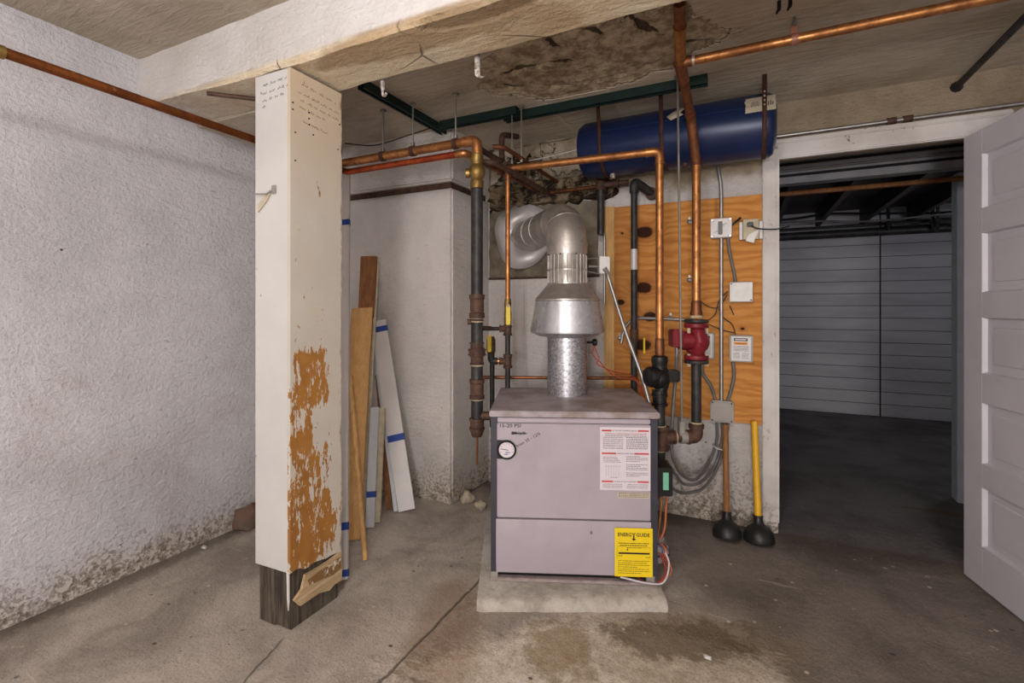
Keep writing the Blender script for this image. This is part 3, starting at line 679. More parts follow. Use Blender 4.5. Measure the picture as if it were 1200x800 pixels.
# lower panel bows outward
m = bm_(); vs = []; fs = []; n = 8
for i in range(n+1):
    z = zm+(zs_-zm)*i/n; y = -.006-.012*math.sin(math.pi*i/n*.9)
    vs += [(.028, y, z), (BW-.034, y, z), (BW-.034, .02, z), (.028, .02, z)]
    if i: fs += [[(i-1)*4+k, (i-1)*4+(k+1) % 4, i*4+(k+1) % 4, i*4+k] for k in range(4)]
fs += [[0, 1, 2, 3], [n*4+k for k in range(4)]]
m.add(vs, fs); lo_ = m.build('lower_panel', LILAC, boiler)
m = bm_(); m.box(.034, BW-.04, .03, .3, .015, zm, 0); m.build('burner_opening', DARK, boiler)
m = bm_(); m.box(.0, BW-.05, -.002, .03, .003, .016, .003); m.build('base_rail', RAIL, boiler)
for xa, xb, ya, yb2 in ((.004, .034, -.002, .05), (BW-.05, BW-.016, .0, .05), (.004, .034, .5, .58), (BW-.05, BW-.016, .5, .58)):
    m = bm_(); m.box(xa, xb, ya, yb2, 0, .045, .003); m.build('foot', GREYBOX, boiler, 'grey metal foot')
# gauge
gx, gz = bpx(594, 526); m = bm_(); m.lathe([(.040, 0), (.041, .008), (.036, .012), (.033, .012), (.033, .009), (0, .009)], (gx, -.004, gz), Vector((0, -1, 0)), 32)
m.box(.031, gx, -.011, -.003, gz-.039, gz+.039, .002); ga = m.build('gauge', BLACK, boiler)
m = bm_(); m.lathe([(.0325, .0092), (0, .0094)], (gx, -.004, gz), Vector((0, -1, 0)), 28)
m.m = 1
for k in range(9):
    a = math.radians(200-k*27); m.obox((gx+math.cos(a)*.026, -.0138, gz+math.sin(a)*.026), Vector((math.cos(a), 0, math.sin(a))), Vector((0, 1, 0)), Vector((-math.sin(a), 0, math.cos(a))), .003, .0002, .0007)
m.m = 2; m.obox((gx-.008, -.0142, gz+.002), Vector((.98, 0, -.18)), Vector((0, 1, 0)), Vector((.18, 0, .98)), .015, .0003, .0012)
m.m = 3; m.obox((gx+.004, -.0142, gz-.010), EX, EY, UP, .010, .0003, .0016); m.obox((gx-.002, -.0142, gz-.018), EX, EY, UP, .008, .0003, .0016)
m.build('dial', [WHITE, INKR, INK, INKB], ga, 'white gauge dial')
# handwriting on the upper panel
m = bm_(); f0 = Vector((0, -.0046, 0)); x0, z0 = bpx(586, 500); m.text('15-20 PSI', (x0, -.0046, z0), EX, UP, .021, w=.088, bold=.012)
x0, z0 = bpx(599, 509); scribble(m, (x0, -.0044, z0), EX, UP, .02, .014, 81, .0016)
for k in range(5): scribble(m, (x0+.002*k, -.0044, z0+.001), EX, UP, .068-.004*k, .014, 82+k, .0014)
x0, z0 = bpx(606, 524); d_ = Vector((.86, 0, .5)); m.text('from 35 - 12/6', (x0, -.0046, z0), d_, Vector((-.5, 0, .86)), .018, w=.115, bold=.006)
m.build('handwriting', INK, up_, 'black marker notes 15-20 PSI')
# instruction label
rnd = random.Random(11); m = bm_(); (lx0, lz1), (lx1, lz0) = bpx(703, 500), bpx(762, 574.5)
LWd, LH = lx1-lx0, lz1-lz0; lo = Vector((lx0, -.0042, lz0)); fr = Vector((0, -.0009, 0))
m.box(lx0, lx1, -.0047, -.0035, lz0, lz1); L = lo+fr
def hdr(y, a, b, t, bw):
    m.m = 1; m.rect(L, EX, UP, .007, a, y, y+.0065); m.rect(L, EX, UP, b, LWd-.007, y, y+.0065)
    m.m = 2; m.text(t, L+EX*(a+.004)+UP*(y+.0008), EX, UP, .0075, w=b-a-.008, bold=.01)
hdr(LH*.935, LWd*.23, LWd*.75, 'FOR YOUR SAFETY READ BEFORE OPERATING', 0)
hdr(LH*.572, LWd*.32, LWd*.68, 'OPERATING INSTRUCTIONS', 0)
hdr(LH*.125, LWd*.26, LWd*.74, 'TO TURN OFF GAS TO APPLIANCE', 0)
m.m = 3
for k in range(3): m.m = 4 if k == 0 else 3; m.lines(L, EX, UP, LWd*.1, LWd*.92, LH*(.9-.022*k), .0022, rnd)
m.m = 3
for k in range(8): m.lines(L, EX, UP, LWd*.06, LWd*.46, LH*(.835-.025*k), .0022, rnd); m.lines(L, EX, UP, LWd*.52, LWd*.95, LH*(.835-.025*k), .0026, rnd)
for k in range(4): m.lines(L, EX, UP, LWd*.06, LWd*(.33+.03*k), LH*(.52-.025*k), .002, rnd)
for k in range(13):
    if k not in (4, 9): m.lines(L, EX, UP, LWd*.52, LWd*(.95 if k % 3 else .8), LH*(.535-.026*k), .0023, rnd)
for k in range(6): m.rect(L, EX, UP, LWd*(.12+.05*k), LWd*(.12+.05*k)+.0006, LH*.22, LH*.38)
m.rect(L, EX, UP, LWd*.1, LWd*.42, LH*.38, LH*.38+.0008); m.lines(L, EX, UP, LWd*.2, LWd*.36, LH*.2, .002, rnd)
for k in range(3): m.lines(L, EX, UP, LWd*.06, LWd*.45, LH*(.09-.026*k), .002, rnd); m.lines(L, EX, UP, LWd*.53, LWd*.95, LH*(.09-.026*k), .002, rnd)
m.build('instruction_label', [WHITE, INKR, INK, INKG, INKR], up_, 'white printed instruction label with red bars')
m = bm_(); (x0, z1), (x1, z0) = bpx(723.5, 576), bpx(761, 583.5); m.box(x0, x1, -.0047, -.0035, z0, z1); m.m = 1
for k in range(4): m.lines(Vector((x0, -.0051, z0)), EX, UP, .004, x1-x0-.004, .004+.0055*k, .0024, rnd)
m.build('rating_label', [BEIGE, INKG], up_, 'small beige rating label')
# yellow energy label on the lower panel
(x0, z1), (x1, z0) = bpx(719.5, 615.5), bpx(763.5, 673); yy = -.021; m = bm_(); m.box(x0, x1, yy, yy+.001, z0, z1); w_, h_ = x1-x0, z1-z0; L = Vector((x0, yy-.0006, z0)); m.m = 1
m.text('ENERG', L+EX*(w_*.08)+UP*(h_*.83), EX, UP, h_*.105, w=w_*.36, bold=.022); m.text('GUIDE', L+EX*(w_*.57)+UP*(h_*.83), EX, UP, h_*.105, w=w_*.35, bold=.022)
m.text('Y', L+EX*(w_*.445)+UP*(h_*.83), EX, UP, h_*.105, w=w_*.115, bold=.022); m.rect(L, EX, UP, w_*.485, w_*.52, h_*.78, h_*.85); m.add([L+EX*w_*.44+UP*h_*.785, L+EX*w_*.565+UP*h_*.785, L+EX*w_*.5025+UP*h_*.74], [[0, 1, 2]])
for k, (a, b) in enumerate(((.1, .9), (.14, .86), (.32, .7))): m.lines(L, EX, UP, w_*a, w_*b, h_*(.68-.045*k), .0035, rnd)
m.rect(L, EX, UP, w_*.1, w_*.92, h_*.465, h_*.5); m.rect(L, EX, UP, w_*.32, w_*.35, h_*.54, h_*.575)
m.rect(L, EX, UP, w_*.06, w_*.065, h_*.36, h_*.62); m.rect(L, EX, UP, w_*.93, w_*.935, h_*.36, h_*.62); m.rect(L, EX, UP, w_*.06, w_*.3, h_*.617, h_*.622); m.rect(L, EX, UP, w_*.65, w_*.935, h_*.6, h_*.605)
m.lines(L, EX, UP, w_*.1, w_*.2, h_*.42, .003, rnd); m.lines(L, EX, UP, w_*.82, w_*.92, h_*.4, .003, rnd)
for k, (a, b) in enumerate(((.08, .92), (.08, .85), (.08, .92), (.08, .6), (.08, .9), (.08, .92), (.08, .7))): m.lines(L, EX, UP, w_*a, w_*b, h_*(.32-.042*k), .0022, rnd)
m.build('energy_label', [YELLOW, INK], lo_, 'yellow energy guide label')
# controls on the right side of the cabinet
sx = BW
m = bm_(); m.box(sx-.002, sx+.085, .10, .22, .335, .46, .004); m.build('control_box', BLACK, boiler, 'black control box on the right side')
m = bm_(); m.box(sx+.042, sx+.066, .0975, .10, .365, .44); m.build('green_label', GREENL, boiler, 'green label on control box')
m = bm_(); m.box(sx-.002, sx+.05, .12, .2, .03, .11, .008); m.lathe([(.03, 0), (.034, .02), (.02, .03)], (sx+.03, .16, .11), UP, 16); m.box(sx, sx+.065, .09, .16, .085, .125, .005); m.build('gas_valve', GREYBOX, boiler, 'grey gas valve by the floor')
m = bm_(); m.tube(spline([(sx-.002, .17, .28), (sx+.03, .16, .31), (sx+.044, .14, .29), (sx+.02, .12, .12)]), .0055, 8); m.build('copper_tube', COPPER, boiler)
m = bm_(); m.tube(spline([(sx+.05, .2, .36), (sx+.08, .19, .33), (sx+.075, .18, .25), (sx+.06, .15, .17), (sx+.02, .13, .10)]), .005, 8); m.build('orange_tube', ORW, boiler, 'orange gas tube')
m = bm_(); m.tube(spline([(sx+.045, .09, .11), (sx+.055, .05, .07), (sx+.02, .0, .02), (sx-.05, -.015, .022), (sx-.16, -.018, .045)]), .0035, 8); m.build('white_wire', WHITE, boiler)
for i, (dx, dz) in enumerate(((.0, .0), (.012, -.008), (-.01, -.004))):
    m = bm_(); m.tube(spline([(sx+.03+dx, .08, .10), (sx+.05+dx, .04, .05+dz), (sx-.01, .0, .012), (sx-.06, .01, .014), (sx-.09, .03, .03)]), .003, 6); m.build('burner_wire', (REDW, ORW, REDW)[i], boiler)
for i in range(4):
    m = bm_(); m.tube(spline([(sx+.02+.008*i, .1, .13), (sx+.035+.008*i, .085, .115), (sx+.03+.01*i, .08, .09), (sx+.01, .1, .07)]), .0028, 6); m.build('control_wire', (INKB, REDW, ORW, BLACK)[i], boiler)

# ---------------------------------------------------------------- flue
FC = P(664.5, 463, 2.45); FC.z = PH+BH; fz = lambda py: CAMZ-(py-360)*2.45/568
flue = thing('flue_pipe', FC, 'silver vent pipe with flared draft hood on top of the boiler', 'flue')
F0 = Vector((FC.x, FC.y, 0))
m = MB(); m.lathe([(.099, FC.z), (.099, fz(384))], F0, n=40); m.build('spangled_stub', SPANG, flue, 'spangled galvanised stub pipe')
m = MB(); m.lathe([(.099, fz(395)), (.15, fz(393)), (.184, fz(389)), (.186, fz(387)), (.158, fz(353)), (.158, fz(351))], F0, n=48, caps=False); m.build('draft_hood', GALV, flue)
m = MB(); m.lathe([(.158, fz(353)), (.162, fz(352)), (.162, fz(350.5)), (.158, fz(349.5)), (.098, fz(333)), (.098, fz(331))], F0, n=48, caps=False); m.build('hood_cone', DULLG, flue, 'dusty sloping top of the draft hood')
m = MB(); pr = [(.099, fz(333))]
for k in range(6): pr += [(.099, fz(331-k*.0))]
m.lathe([(.097, fz(334)), (.097, fz(319)), (.0995, fz(318)), (.0995, fz(316)), (.097, fz(315)), (.097, fz(297))], F0, n=40)
for k in range(26):
    a = 2*math.pi*k/26; d = Vector((math.cos(a), math.sin(a), 0)); m.tube([F0+d*.0975+UP*fz(332), F0+d*.0975+UP*fz(298)], .0032, 6)
m.build('crimped_collar', COLLAR, flue)
wallc = WB(616, 276, YB); hz = 1.645; hd2 = Vector((wallc.x-F0.x, wallc.y-F0.y, wallc.z-hz)).normalized()
er = .13
def seg(a0, a1):  # elbow arc from vertical to hd2
    pts = []; cen = Vector((F0.x, F0.y, hz-er)) + Vector((hd2.x, hd2.y, 0)).normalized()*er; h = Vector((hd2.x, hd2.y, 0)).normalized()
    for k in range(7):
        a = math.radians(a0+(a1-a0)*k/6); pts.append(cen - h*er*math.cos(a) + UP*er*math.sin(a))
    return pts
m = MB(); m.lathe([(.101, fz(299)), (.102, fz(297)), (.102, hz-er)], F0, n=40, caps=False)
A = seg(0, 45); Bq = seg(45, 90)
m.tube(A, .101, 36, caps=False); m.lathe([(.1035, -.004), (.1035, .004)], A[-1], (A[-1]-A[-2]), 36); m.lathe([(.104, -.006), (.104, .006)], A[0], UP, 36)
m.build('vent_elbow', DULLG, flue)
m = MB(); m.tube(Bq, .1, 36, caps=False); endp = Bq[-1] + hd2*((wallc.y+.03-Bq[-1].y)/hd2.y); m.tube([Bq[-1], endp], .097, 36); m.lathe([(.1005, -.012), (.1005, .012)], Bq[-1]+hd2*.0, hd2, 36)
for t in (.35, .6): m.lathe([(.0995, -.006), (.0995, .006)], Bq[-1]+hd2*((endp-Bq[-1]).length*t), hd2, 36)
m.build('horizontal_vent', DULLG, flue)
for k in range(8):
    a = 2*math.pi*k/8; d = Vector((math.cos(a), math.sin(a), 0)); m = MB(); m.sphere(F0+d*.1025+UP*fz(299.5), .004, 8); m.build('screw_head', DARK, flue)
m = MB(); vs = []; N = 40; r_ = random.Random(5)
pc = Vector((wallc.x-.0, YB-.034, 1.675))
for k in range(N):
    a = 2*math.pi*k/N; rr = .215+.012*math.sin(3*a+1); vs.append(pc+Vector((math.cos(a)*rr, -.006+.014*math.sin(4*a), math.sin(a)*rr)))
for k in range(N):
    a = 2*math.pi*k/N; vs.append(pc+Vector((math.cos(a)*.15, -.004+.008*math.sin(5*a), math.sin(a)*.15)))
for k in range(N):
    a = 2*math.pi*k/N; vs.append(pc+Vector((math.cos(a)*.085, -.004, math.sin(a)*.085)))
m.add(vs, [[j*N+k, j*N+(k+1) % N, (j+1)*N+(k+1) % N, (j+1)*N+k] for j in range(2) for k in range(N)])
tp = m.build('flue_plate', SHINY, None, 'crumpled round foil plate on the wall around the vent pipe', 'wall plate')
sd = tp.modifiers.new('thick', 'SOLIDIFY'); sd.thickness = .002

# ---------------------------------------------------------------- pipes
def fitting(mb, p, axis, r, h, lip=.004):                      # a threaded fitting: barrel with two raised rims
    mb.lathe([(r*.8, -h/2), (r+lip, -h/2), (r+lip, -h/2+h*.18), (r, -h/2+h*.22), (r, h/2-h*.22), (r+lip, h/2-h*.18), (r+lip, h/2), (r*.8, h/2)], p, axis, 20)
def ring(mb, p, axis, r, h=.006): mb.lathe([(r*.9, -h/2), (r, -h/2), (r, h/2), (r*.9, h/2)], p, axis, 18)
def part(name, mat, par, fn, label=None):
    q = MB(); fn(q); return q.build(name, mat, par, label)
# long copper line on the left, turning behind the post
pA = WB(545, 176, 2.03); zA = 1.953
t = thing('copper_pipe', (-2.0, .2, 1.96), 'thin brown copper pipe running along the left white wall and behind the post', 'pipe')
part('pipe', COPPERB, t, lambda q: q.tube([(-2.0, -3.59, 1.99), (-2.0, 2.03, zA)], .0165))
part('rear_run', COPPERR, t, lambda q: q.tube([(-2.0, 2.0, zA), (-2.0, 2.03, zA), (pA.x, 2.03, zA), (pA.x, 2.10, zA)], .0165, fil=.03), 'reddish copper run behind the post')
part('elbow', COPPER, t, lambda q: [q.tube([(pA.x-.05, 2.03, zA), (pA.x, 2.03, zA), (pA.x, 2.09, zA)], .0195, fil=.03)])
part('wall_run', COPPERD, t, lambda q: q.tube([(pA.x, 2.09, zA), (pA.x+.03, YB-.04, zA)], .0165))
part('brass_fitting', BRASS, t, lambda q: [q.lathe([(.012, -.03), (.02, -.03), (.02, 0), (.012, 0)], WX(5, 62, -2.0), EY, 10)])
# upper copper line and the iron standpipe at the left of the boiler
SP = P(559, 300, 2.3); sz = lambda py: CAMZ-(py-360)*2.3/568
def at(py, dx=0, dy=0): return Vector((SP.x, SP.y, sz(py))) + CR*dx + CF*dy
zB = sz(164)
bend = Vector((SP.x, SP.y, zB))
t = thing('standpipe', (SP.x, SP.y, sz(545)), 'copper pipe from behind the post dropping into a black iron standpipe left of the boiler', 'pipe')
yb = SP.y
part('upper_pipe', COPPER, t, lambda q: q.tube([(-2.09, yb, ZR+.005), (-2.09, yb, zB+.0), (SP.x-.02, yb, zB)], .0215, fil=.04), 'copper pipe')
part('elbow', COPPER, t, lambda q: [q.tube([bend-EX*.07, bend, bend-UP*.07], .025, fil=.045, nf=8), ring(q, bend-EX*.066, EX, .0265, .012), ring(q, bend-UP*.066, UP, .0265, .012)])
part('drop_pipe', COPPER, t, lambda q: q.tube([bend-UP*.05, at(200)], .0215))
v = part('brass_valve', BRASS, t, lambda q: [q.lathe([(.022, sz(222)), (.031, sz(221)), (.033, sz(213)), (.026, sz(210)), (.037, sz(206)), (.040, sz(202)), (.036, sz(197)), (.026, sz(193)), (.030, sz(189)), (.030, sz(182)), (.02, sz(180))], (SP.x, SP.y, 0), UP, 16), q.lathe([(.018, 0), (.018, .035), (.023, .036), (.023, .052), (.012, .055)], at(203), -CR, 12)], 'brass check valve')
part('black_pipe', BLACKI, t, lambda q: q.tube([at(222), at(500)], .0285, 20), 'black iron pipe')
for a, b, r in ((345, 372, .034), (372, 376, .031), (401, 409, .032), (409, 416, .040), (416, 427, .031), (444, 467, .033), (490, 503, .034)):
    part('coupling', RUSTB, t, lambda q: fitting(q, at((a+b)/2), UP, r-.001, sz(a)-sz(b)))
    part('thread_ring', GASK, t, lambda q: ring(q, at(b+.5), UP, .0308, .007))
part('end_cap', RUSTB, t, lambda q: q.lathe([(.033, sz(500)), (.033, sz(505)), (.024, sz(511)), (.0, sz(512))], (SP.x, SP.y, 0), UP, 18))
part('drain_tube', COPPERD, t, lambda q: q.tube([at(510), at(544)], .006, 10), 'thin copper tube below the cap')
part('boiler_nipple', RUSTB, t, lambda q: q.tube([at(487), at(487, .09)], .021))
part('side_nipple', RUSTB, t, lambda q: [q.tube([at(384, 0), at(386, .06, .12)], .012), q.cyl(at(377, -.03), at(377, -.045), .014, 10)])
# thin feed riser with yellow lever valves
RY = 2.625; RP = P(595, 300, RY); rz = lambda py: CAMZ-(py-360)*RY/568
def ra(py, dx=0, dy=0): return Vector((RP.x, RP.y, rz(py))) + CR*dx + CF*dy
t = thing('feed_pipe', (RP.x, RP.y, rz(455)), 'thin copper feed pipe with yellow lever valves behind the boiler', 'pipe')
part('copper_riser', COPPER, t, lambda q: q.tube([ra(196), ra(352)], .0135))
part('valve_body', BRASS, t, lambda q: q.lathe([(.015, rz(382)), (.02, rz(380)), (.021, rz(368)), (.017, rz(362)), (.02, rz(356)), (.016, rz(350))], (RP.x, RP.y, 0), UP, 12))
part('lever', LEVER, t, lambda q: q.obox(ra(369, .003, -.035), CR, CF, UP, .0115, .004, .052, .003), 'yellow valve lever')
part('valve_stem', GASK, t, lambda q: q.cyl(ra(358, .002, -.045), ra(358, 0, 0), .009, 8))
part('iron_drop', BLACKI, t, lambda q: q.tube([ra(380), (RP.x, RP.y, PH+BH+.0)], .0145))
part('tee', RUSTB, t, lambda q: [fitting(q, ra(387), UP, .021, .055), fitting(q, ra(385, -.03), CR, .017, .03)])
part('tee', RUSTB, t, lambda q: [fitting(q, ra(423), UP, .021, .075), fitting(q, ra(423, -.03), CR, .018, .03)])
part('cross_nipple', BLACKI, t, lambda q: q.tube([ra(385), ra(385, -.14)], .0105)); part('cross_nipple', COPPER, t, lambda q: q.tube([ra(423, -.04), ra(423, -.07)], .016))
part('elbow', BLACKI, t, lambda q: q.tube([ra(423, -.055), ra(423, -.09), ra(410, -.09)], .0195, fil=.03))
part('side_valve', RUSTB, t, lambda q: q.lathe([(.018, rz(414)), (.024, rz(412)), (.024, rz(398)), (.016, rz(394))], ra(360, -.09)-UP*rz(360), UP, 12))
part('lever', LEVER, t, lambda q: q.obox(ra(402, -.098, -.03), CR, CF, UP, .0105, .004, .045, .003), 'yellow valve lever')
part('lower_pipe', BLACKI, t, lambda q: q.tube([ra(423, -.085), ra(500, -.085)], .014))
# thin horizontal line low behind the boiler
HY = 2.70; t = P(568, 443, HY)
m = MB(); m.tube([P(566, 442, HY), P(745, 443, HY)], .0095, 10); q_ = m.build('copper_pipe', COPPERD, None, 'thin horizontal copper tube behind the boiler just above its lid', 'pipe')
# copper line over the flue down to the black circulator
CY = 2.35; cz = lambda py: CAMZ-(py-360)*CY/568
CP = P(773, 300, CY); CL = P(601, 198, 2.638); zC = cz(177); CL.z = zC
def ca(py, dx=0, dy=0): return Vector((CP.x, CP.y, cz(py))) + CR*dx + CF*dy
top = Vector((CP.x, CP.y, zC)); dl = (CL-top).normalized()
t = thing('copper_pipe', (CP.x, CP.y, cz(415)), 'bright copper pipe crossing above the flue and dropping to the black pump', 'pipe')
part('cross_run', COPPER, t, lambda q: q.tube([CL, top+dl*.04], .019)); part('elbow', COPPER, t, lambda q: [q.tube([top+dl*.065, top, top-UP*.065], .0215, fil=.045, nf=8), ring(q, top+dl*.06, dl, .023, .01), ring(q, top-UP*.06, UP, .023, .01)])
part('drop', COPPER, t, lambda q: q.tube([top-UP*.04, ca(402)], .0185)); part('adapter', COPPERD, t, lambda q: q.lathe([(.019, cz(396)), (.022, cz(398)), (.023, cz(410)), (.021, cz(416))], (CP.x, CP.y, 0), UP, 16))
part('end_elbow', COPPERD, t, lambda q: q.tube([CL-dl*.0, CL+dl*.03, CL+dl*.03-UP*.04], .021, fil=.025))
# black circulator
def flange(q, p, r, h, n=28): q.lathe([(r*.5, 0), (r-.004, 0), (r, .003), (r, h-.003), (r-.004, h), (r*.5, h)], p, UP, n)
t = thing('circulator_pump', (CP.x, CP.y, cz(470)), 'black circulator pump below the copper pipe right of the boiler', 'pump')
part('flange', BLACK, t, lambda q: [q.lathe([(.024, cz(416)), (.038, cz(418)), (.040, cz(423)), (.036, cz(426)), (.036, cz(430))], (CP.x, CP.y, 0), UP, 24)])
part('volute', BLACK, t, lambda q: [q.sphere(ca(443, -.005), .055, 20, (1, 1, .95)), q.tube([ca(428), ca(436, .01), ca(452, .012), ca(462)], [.023, .030, .030, .026], 16), q.tube([ca(430, .02), ca(445, .03, -.02), ca(458, .02)], .016, 10)])
part('motor', BLACK, t, lambda q: q.lathe([(.02, 0), (.045, .0), (.05, .012), (.05, .04), (.042, .055), (.025, .06)], ca(441, -.015), (-CR*.9 - CF*.4), 22))
part('wiring_box', BLACK, t, lambda q: q.obox(ca(440, .058, 0), CR, CF, UP, .03, .035, .028, .005))
part('flange', BLACK, t, lambda q: [q.lathe([(.028, cz(463)), (.036, cz(461)), (.036, cz(457))], (CP.x, CP.y, 0), UP, 24)])
part('union_nut', BLACK, t, lambda q: [fitting(q, ca(468), UP, .033, .055, .006)])
t2 = thing('return_pipe', (CP.x, CP.y, cz(548)), 'rusty iron return pipe with tee joining both pumps beside the boiler', 'pipe')
part('riser', BLACKI, t2, lambda q: q.tube([ca(473), ca(548)], .0262, 18)); part('thread_ring', GASK, t2, lambda q: ring(q, ca(499), UP, .031, .008)); part('thread_ring', GASK, t2, lambda q: ring(q, ca(527), UP, .031, .008))
part('tee', RUSTB, t2, lambda q: [fitting(q, ca(513, .01), UP, .033, .115, .004), fitting(q, ca(512, .05), CR, .030, .05, .004)])
part('boiler_nipple', RUSTB, t2, lambda q: q.tube([ca(545), ca(545, -.072)], .026))
DP = P(816, 300, CY)
def da(py, dx=0, dy=0): return Vector((DP.x, DP.y, cz(py))) + CR*dx + CF*dy
part('cross_pipe', RUSTB, t2, lambda q: q.tube([ca(512, .04), da(512, -.02)], .0235, 16))
part('thread_ring', GASK, t2, lambda q: ring(q, ca(512, .078), CR, .0285, .007)); part('thread_ring', GASK, t2, lambda q: ring(q, da(512, -.045), CR, .0285, .007))
part('elbow', RUSTB, t2, lambda q: [q.tube([da(512, -.045), da(512), da(496)], .031, 18, fil=.04, nf=8), ring(q, da(499), UP, .036, .018), ring(q, da(512, -.04), CR, .035, .014)])
part('thread_ring', GASK, t2, lambda q: ring(q, da(495), UP, .028, .007)); part('pump_drop', BLACKI, t2, lambda q: q.tube([da(424), da(500)], .0235, 18), 'black pipe below the red pump')
m = MB(); m.lathe([(.026, -.02), (.031, -.02), (.031, .02), (.026, .02)], P(802, 512, CY), CR, 16); m.obox(P(798, 500, CY), CR, CF, UP, .012, .02, .05, .003)
m.build('pipe_clamp', GREYBOX, t2, 'grey clamp carrying the cross pipe')
# red circulator
t = thing('circulator_pump', (DP.x, DP.y, cz(424)), 'red circulator pump in front of the plywood board', 'pump')
def rflange(q, py, h): q.lathe([(.024, 0), (.055, 0), (.057, .003), (.057, h-.003), (.055, h), (.024, h)], da(py), UP, 26)
part('flange', REDP, t, lambda q: rflange(q, 384, .022)); part('flange', REDP, t, lambda q: rflange(q, 421, .022))
part('pipe_flange', BLACKI, t, lambda q: rflange(q, 378, .016)); part('pipe_flange', BLACKI, t, lambda q: rflange(q, 425.5, .016))
part('volute', REDP, t, lambda q: [q.lathe([(.02, -.035), (.045, -.03), (.062, -.012), (.064, .012), (.05, .03), (.02, .036)], da(400, -.002), -CF*.8 - CR*.6, 26), q.tube([da(383), da(390, .004, -.02), da(400, .004, -.04), da(410, .004, -.02), da(419)], [.03, .034, .03, .03, .032], 16)])
mo = part('motor', REDP, t, lambda q: [q.cyl(da(399), da(399, -.082), .046, 22, .006), q.obox(da(396, -.098, 0), CR, CF, UP, .026, .04, .042, .005)])
for dx, py in ((-.043, 387.5), (.043, 387.5), (-.043, 418), (.043, 418)): part('bolt', GASK, t, lambda q: [q.cyl(da(py, dx, -.02)-UP*.012, da(py, dx, -.02)+UP*.016, .008, 6)])
for dx, py in ((-.043, 427), (.043, 427), (-.043, 376), (.043, 376)): part('bolt', GASK, t, lambda q: [q.cyl(da(py, dx, -.02)-UP*.006, da(py, dx, -.02)+UP*.006, .009, 6)])
# copper main from the ceiling to the red pump with its branch to the right
t = thing('copper_main', (DP.x, DP.y, cz(372)), 'copper main dropping from the ceiling past the blue tank to the red pump', 'pipe')
c0 = FL(796, 6, ZR); c1 = P(797, 74, 1.99); c2 = P(810, 140, 2.25); c3 = da(192)
part('ceiling_stub', COPPERD, t, lambda q: q.tube([c0+UP*.005, c0*.62+c1*.38], .02)); part('street_elbow', COPPER, t, lambda q: [q.tube([c0*.65+c1*.35, c0*.3+c1*.7+CR*.0, c1], .0225, fil=.05), ring(q, c0*.64+c1*.36, c1-c0, .0245, .012)])
part('tee', COPPERD, t, lambda q: [q.tube([c1, c1*.8+c2*.2, c1*.7+c2*.3], .0235), q.tube([c1, c1+EX*.05], .0215), ring(q, c1, c2-c1, .0265, .014)])
part('offset_pipe', COPPERD, t, lambda q: q.tube([c1*.75+c2*.25, c2], .02)); part('offset_elbow', COPPERD, t, lambda q: [q.tube([c2*.85+c1*.15, c2, c3], .0225, fil=.06, nf=8), ring(q, c2*.9+c1*.1, c2-c1, .025, .01), ring(q, c3, UP, .025, .01)])
part('drop', COPPER, t, lambda q: q.tube([c3+UP*.02, da(360)], .0205)); part('adapter', COPPERD, t, lambda q: q.lathe([(.021, cz(352)), (.0245, cz(355)), (.025, cz(363)), (.029, cz(366)), (.029, cz(372)), (.02, cz(372))], (DP.x, DP.y, 0), UP, 16))
part('thread_ring', GASK, t, lambda q: ring(q, da(371), UP, .030, .012))
part('branch', COPPER, t, lambda q: q.tube([c1+EX*.04, Vector((XR-.002, c1.y, c1.z))], .0185), 'copper branch running to the right'); part('solder_ring', SOLDER, t, lambda q: [ring(q, c1+EX*.052, EX, .0225, .01)])
# black vertical pipes on the plywood and mortar
BQ = WB(743, 300, 2.80); bzz = lambda py: WB(743, py, 2.80).z
t = thing('black_pipe', (BQ.x, BQ.y, bzz(460)), 'black vertical pipe with a white sticker on the plywood board', 'pipe')
part('pipe', BLACKI, t, lambda q: q.tube([(BQ.x, BQ.y, bzz(222)), (BQ.x, BQ.y, bzz(462))], .0185)); part('elbow', BLACKI, t, lambda q: q.tube([(BQ.x, BQ.y, bzz(226)), (BQ.x, BQ.y, bzz(212)), (BQ.x+.09, YB-.03, bzz(224)-.005)], .0255, fil=.04))
part('wall_stub', RUSTB, t, lambda q: q.lathe([(.02, 0), (.035, 0), (.035, .04), (.02, .04)], (BQ.x+.08, YB-.06, bzz(224)), EY, 12)); part('sticker', WHITEBOX, t, lambda q: q.lathe([(.0192, bzz(316)), (.0192, bzz(292))], (BQ.x, BQ.y, 0), UP, 18), 'white sticker'); part('coupling', RUSTB, t, lambda q: fitting(q, Vector((BQ.x, BQ.y, bzz(393))), UP, .022, .07, .002))
KQ = WB(704, 250, 2.82); kz = lambda py: WB(704, py, 2.82).z
t = thing('black_pipe', (KQ.x, KQ.y, kz(275)), 'short black pipe hanging beside the left edge of the plywood', 'pipe')
part('pipe', BLACKI, t, lambda q: q.tube([(KQ.x, KQ.y, kz(213)), (KQ.x, KQ.y, kz(275))], .021)); part('coupling', RUSTB, t, lambda q: fitting(q, Vector((KQ.x, KQ.y, kz(218))), UP, .026, .05))
part('side_branch', COPPERD, t, lambda q: q.tube([(KQ.x, KQ.y, kz(218)), WB(640, 226, 2.86)], .011)); part('nipple', RUSTB, t, lambda q: q.tube([(KQ.x, KQ.y, kz(217)), (KQ.x+.16, KQ.y+.02, kz(216))], .016)); part('coupling', RUSTB, t, lambda q: fitting(q, Vector((KQ.x+.09, KQ.y+.01, kz(216.5))), EX, .021, .035))
m = MB(); m.tube([(KQ.x+.005, YB-.06, kz(270)), (KQ.x+.005, YB-.06, kz(356))], .008, 10); m.build('thin_conduit', STEEL, None, 'thin grey conduit on the wall below the short black pipe', 'conduit')
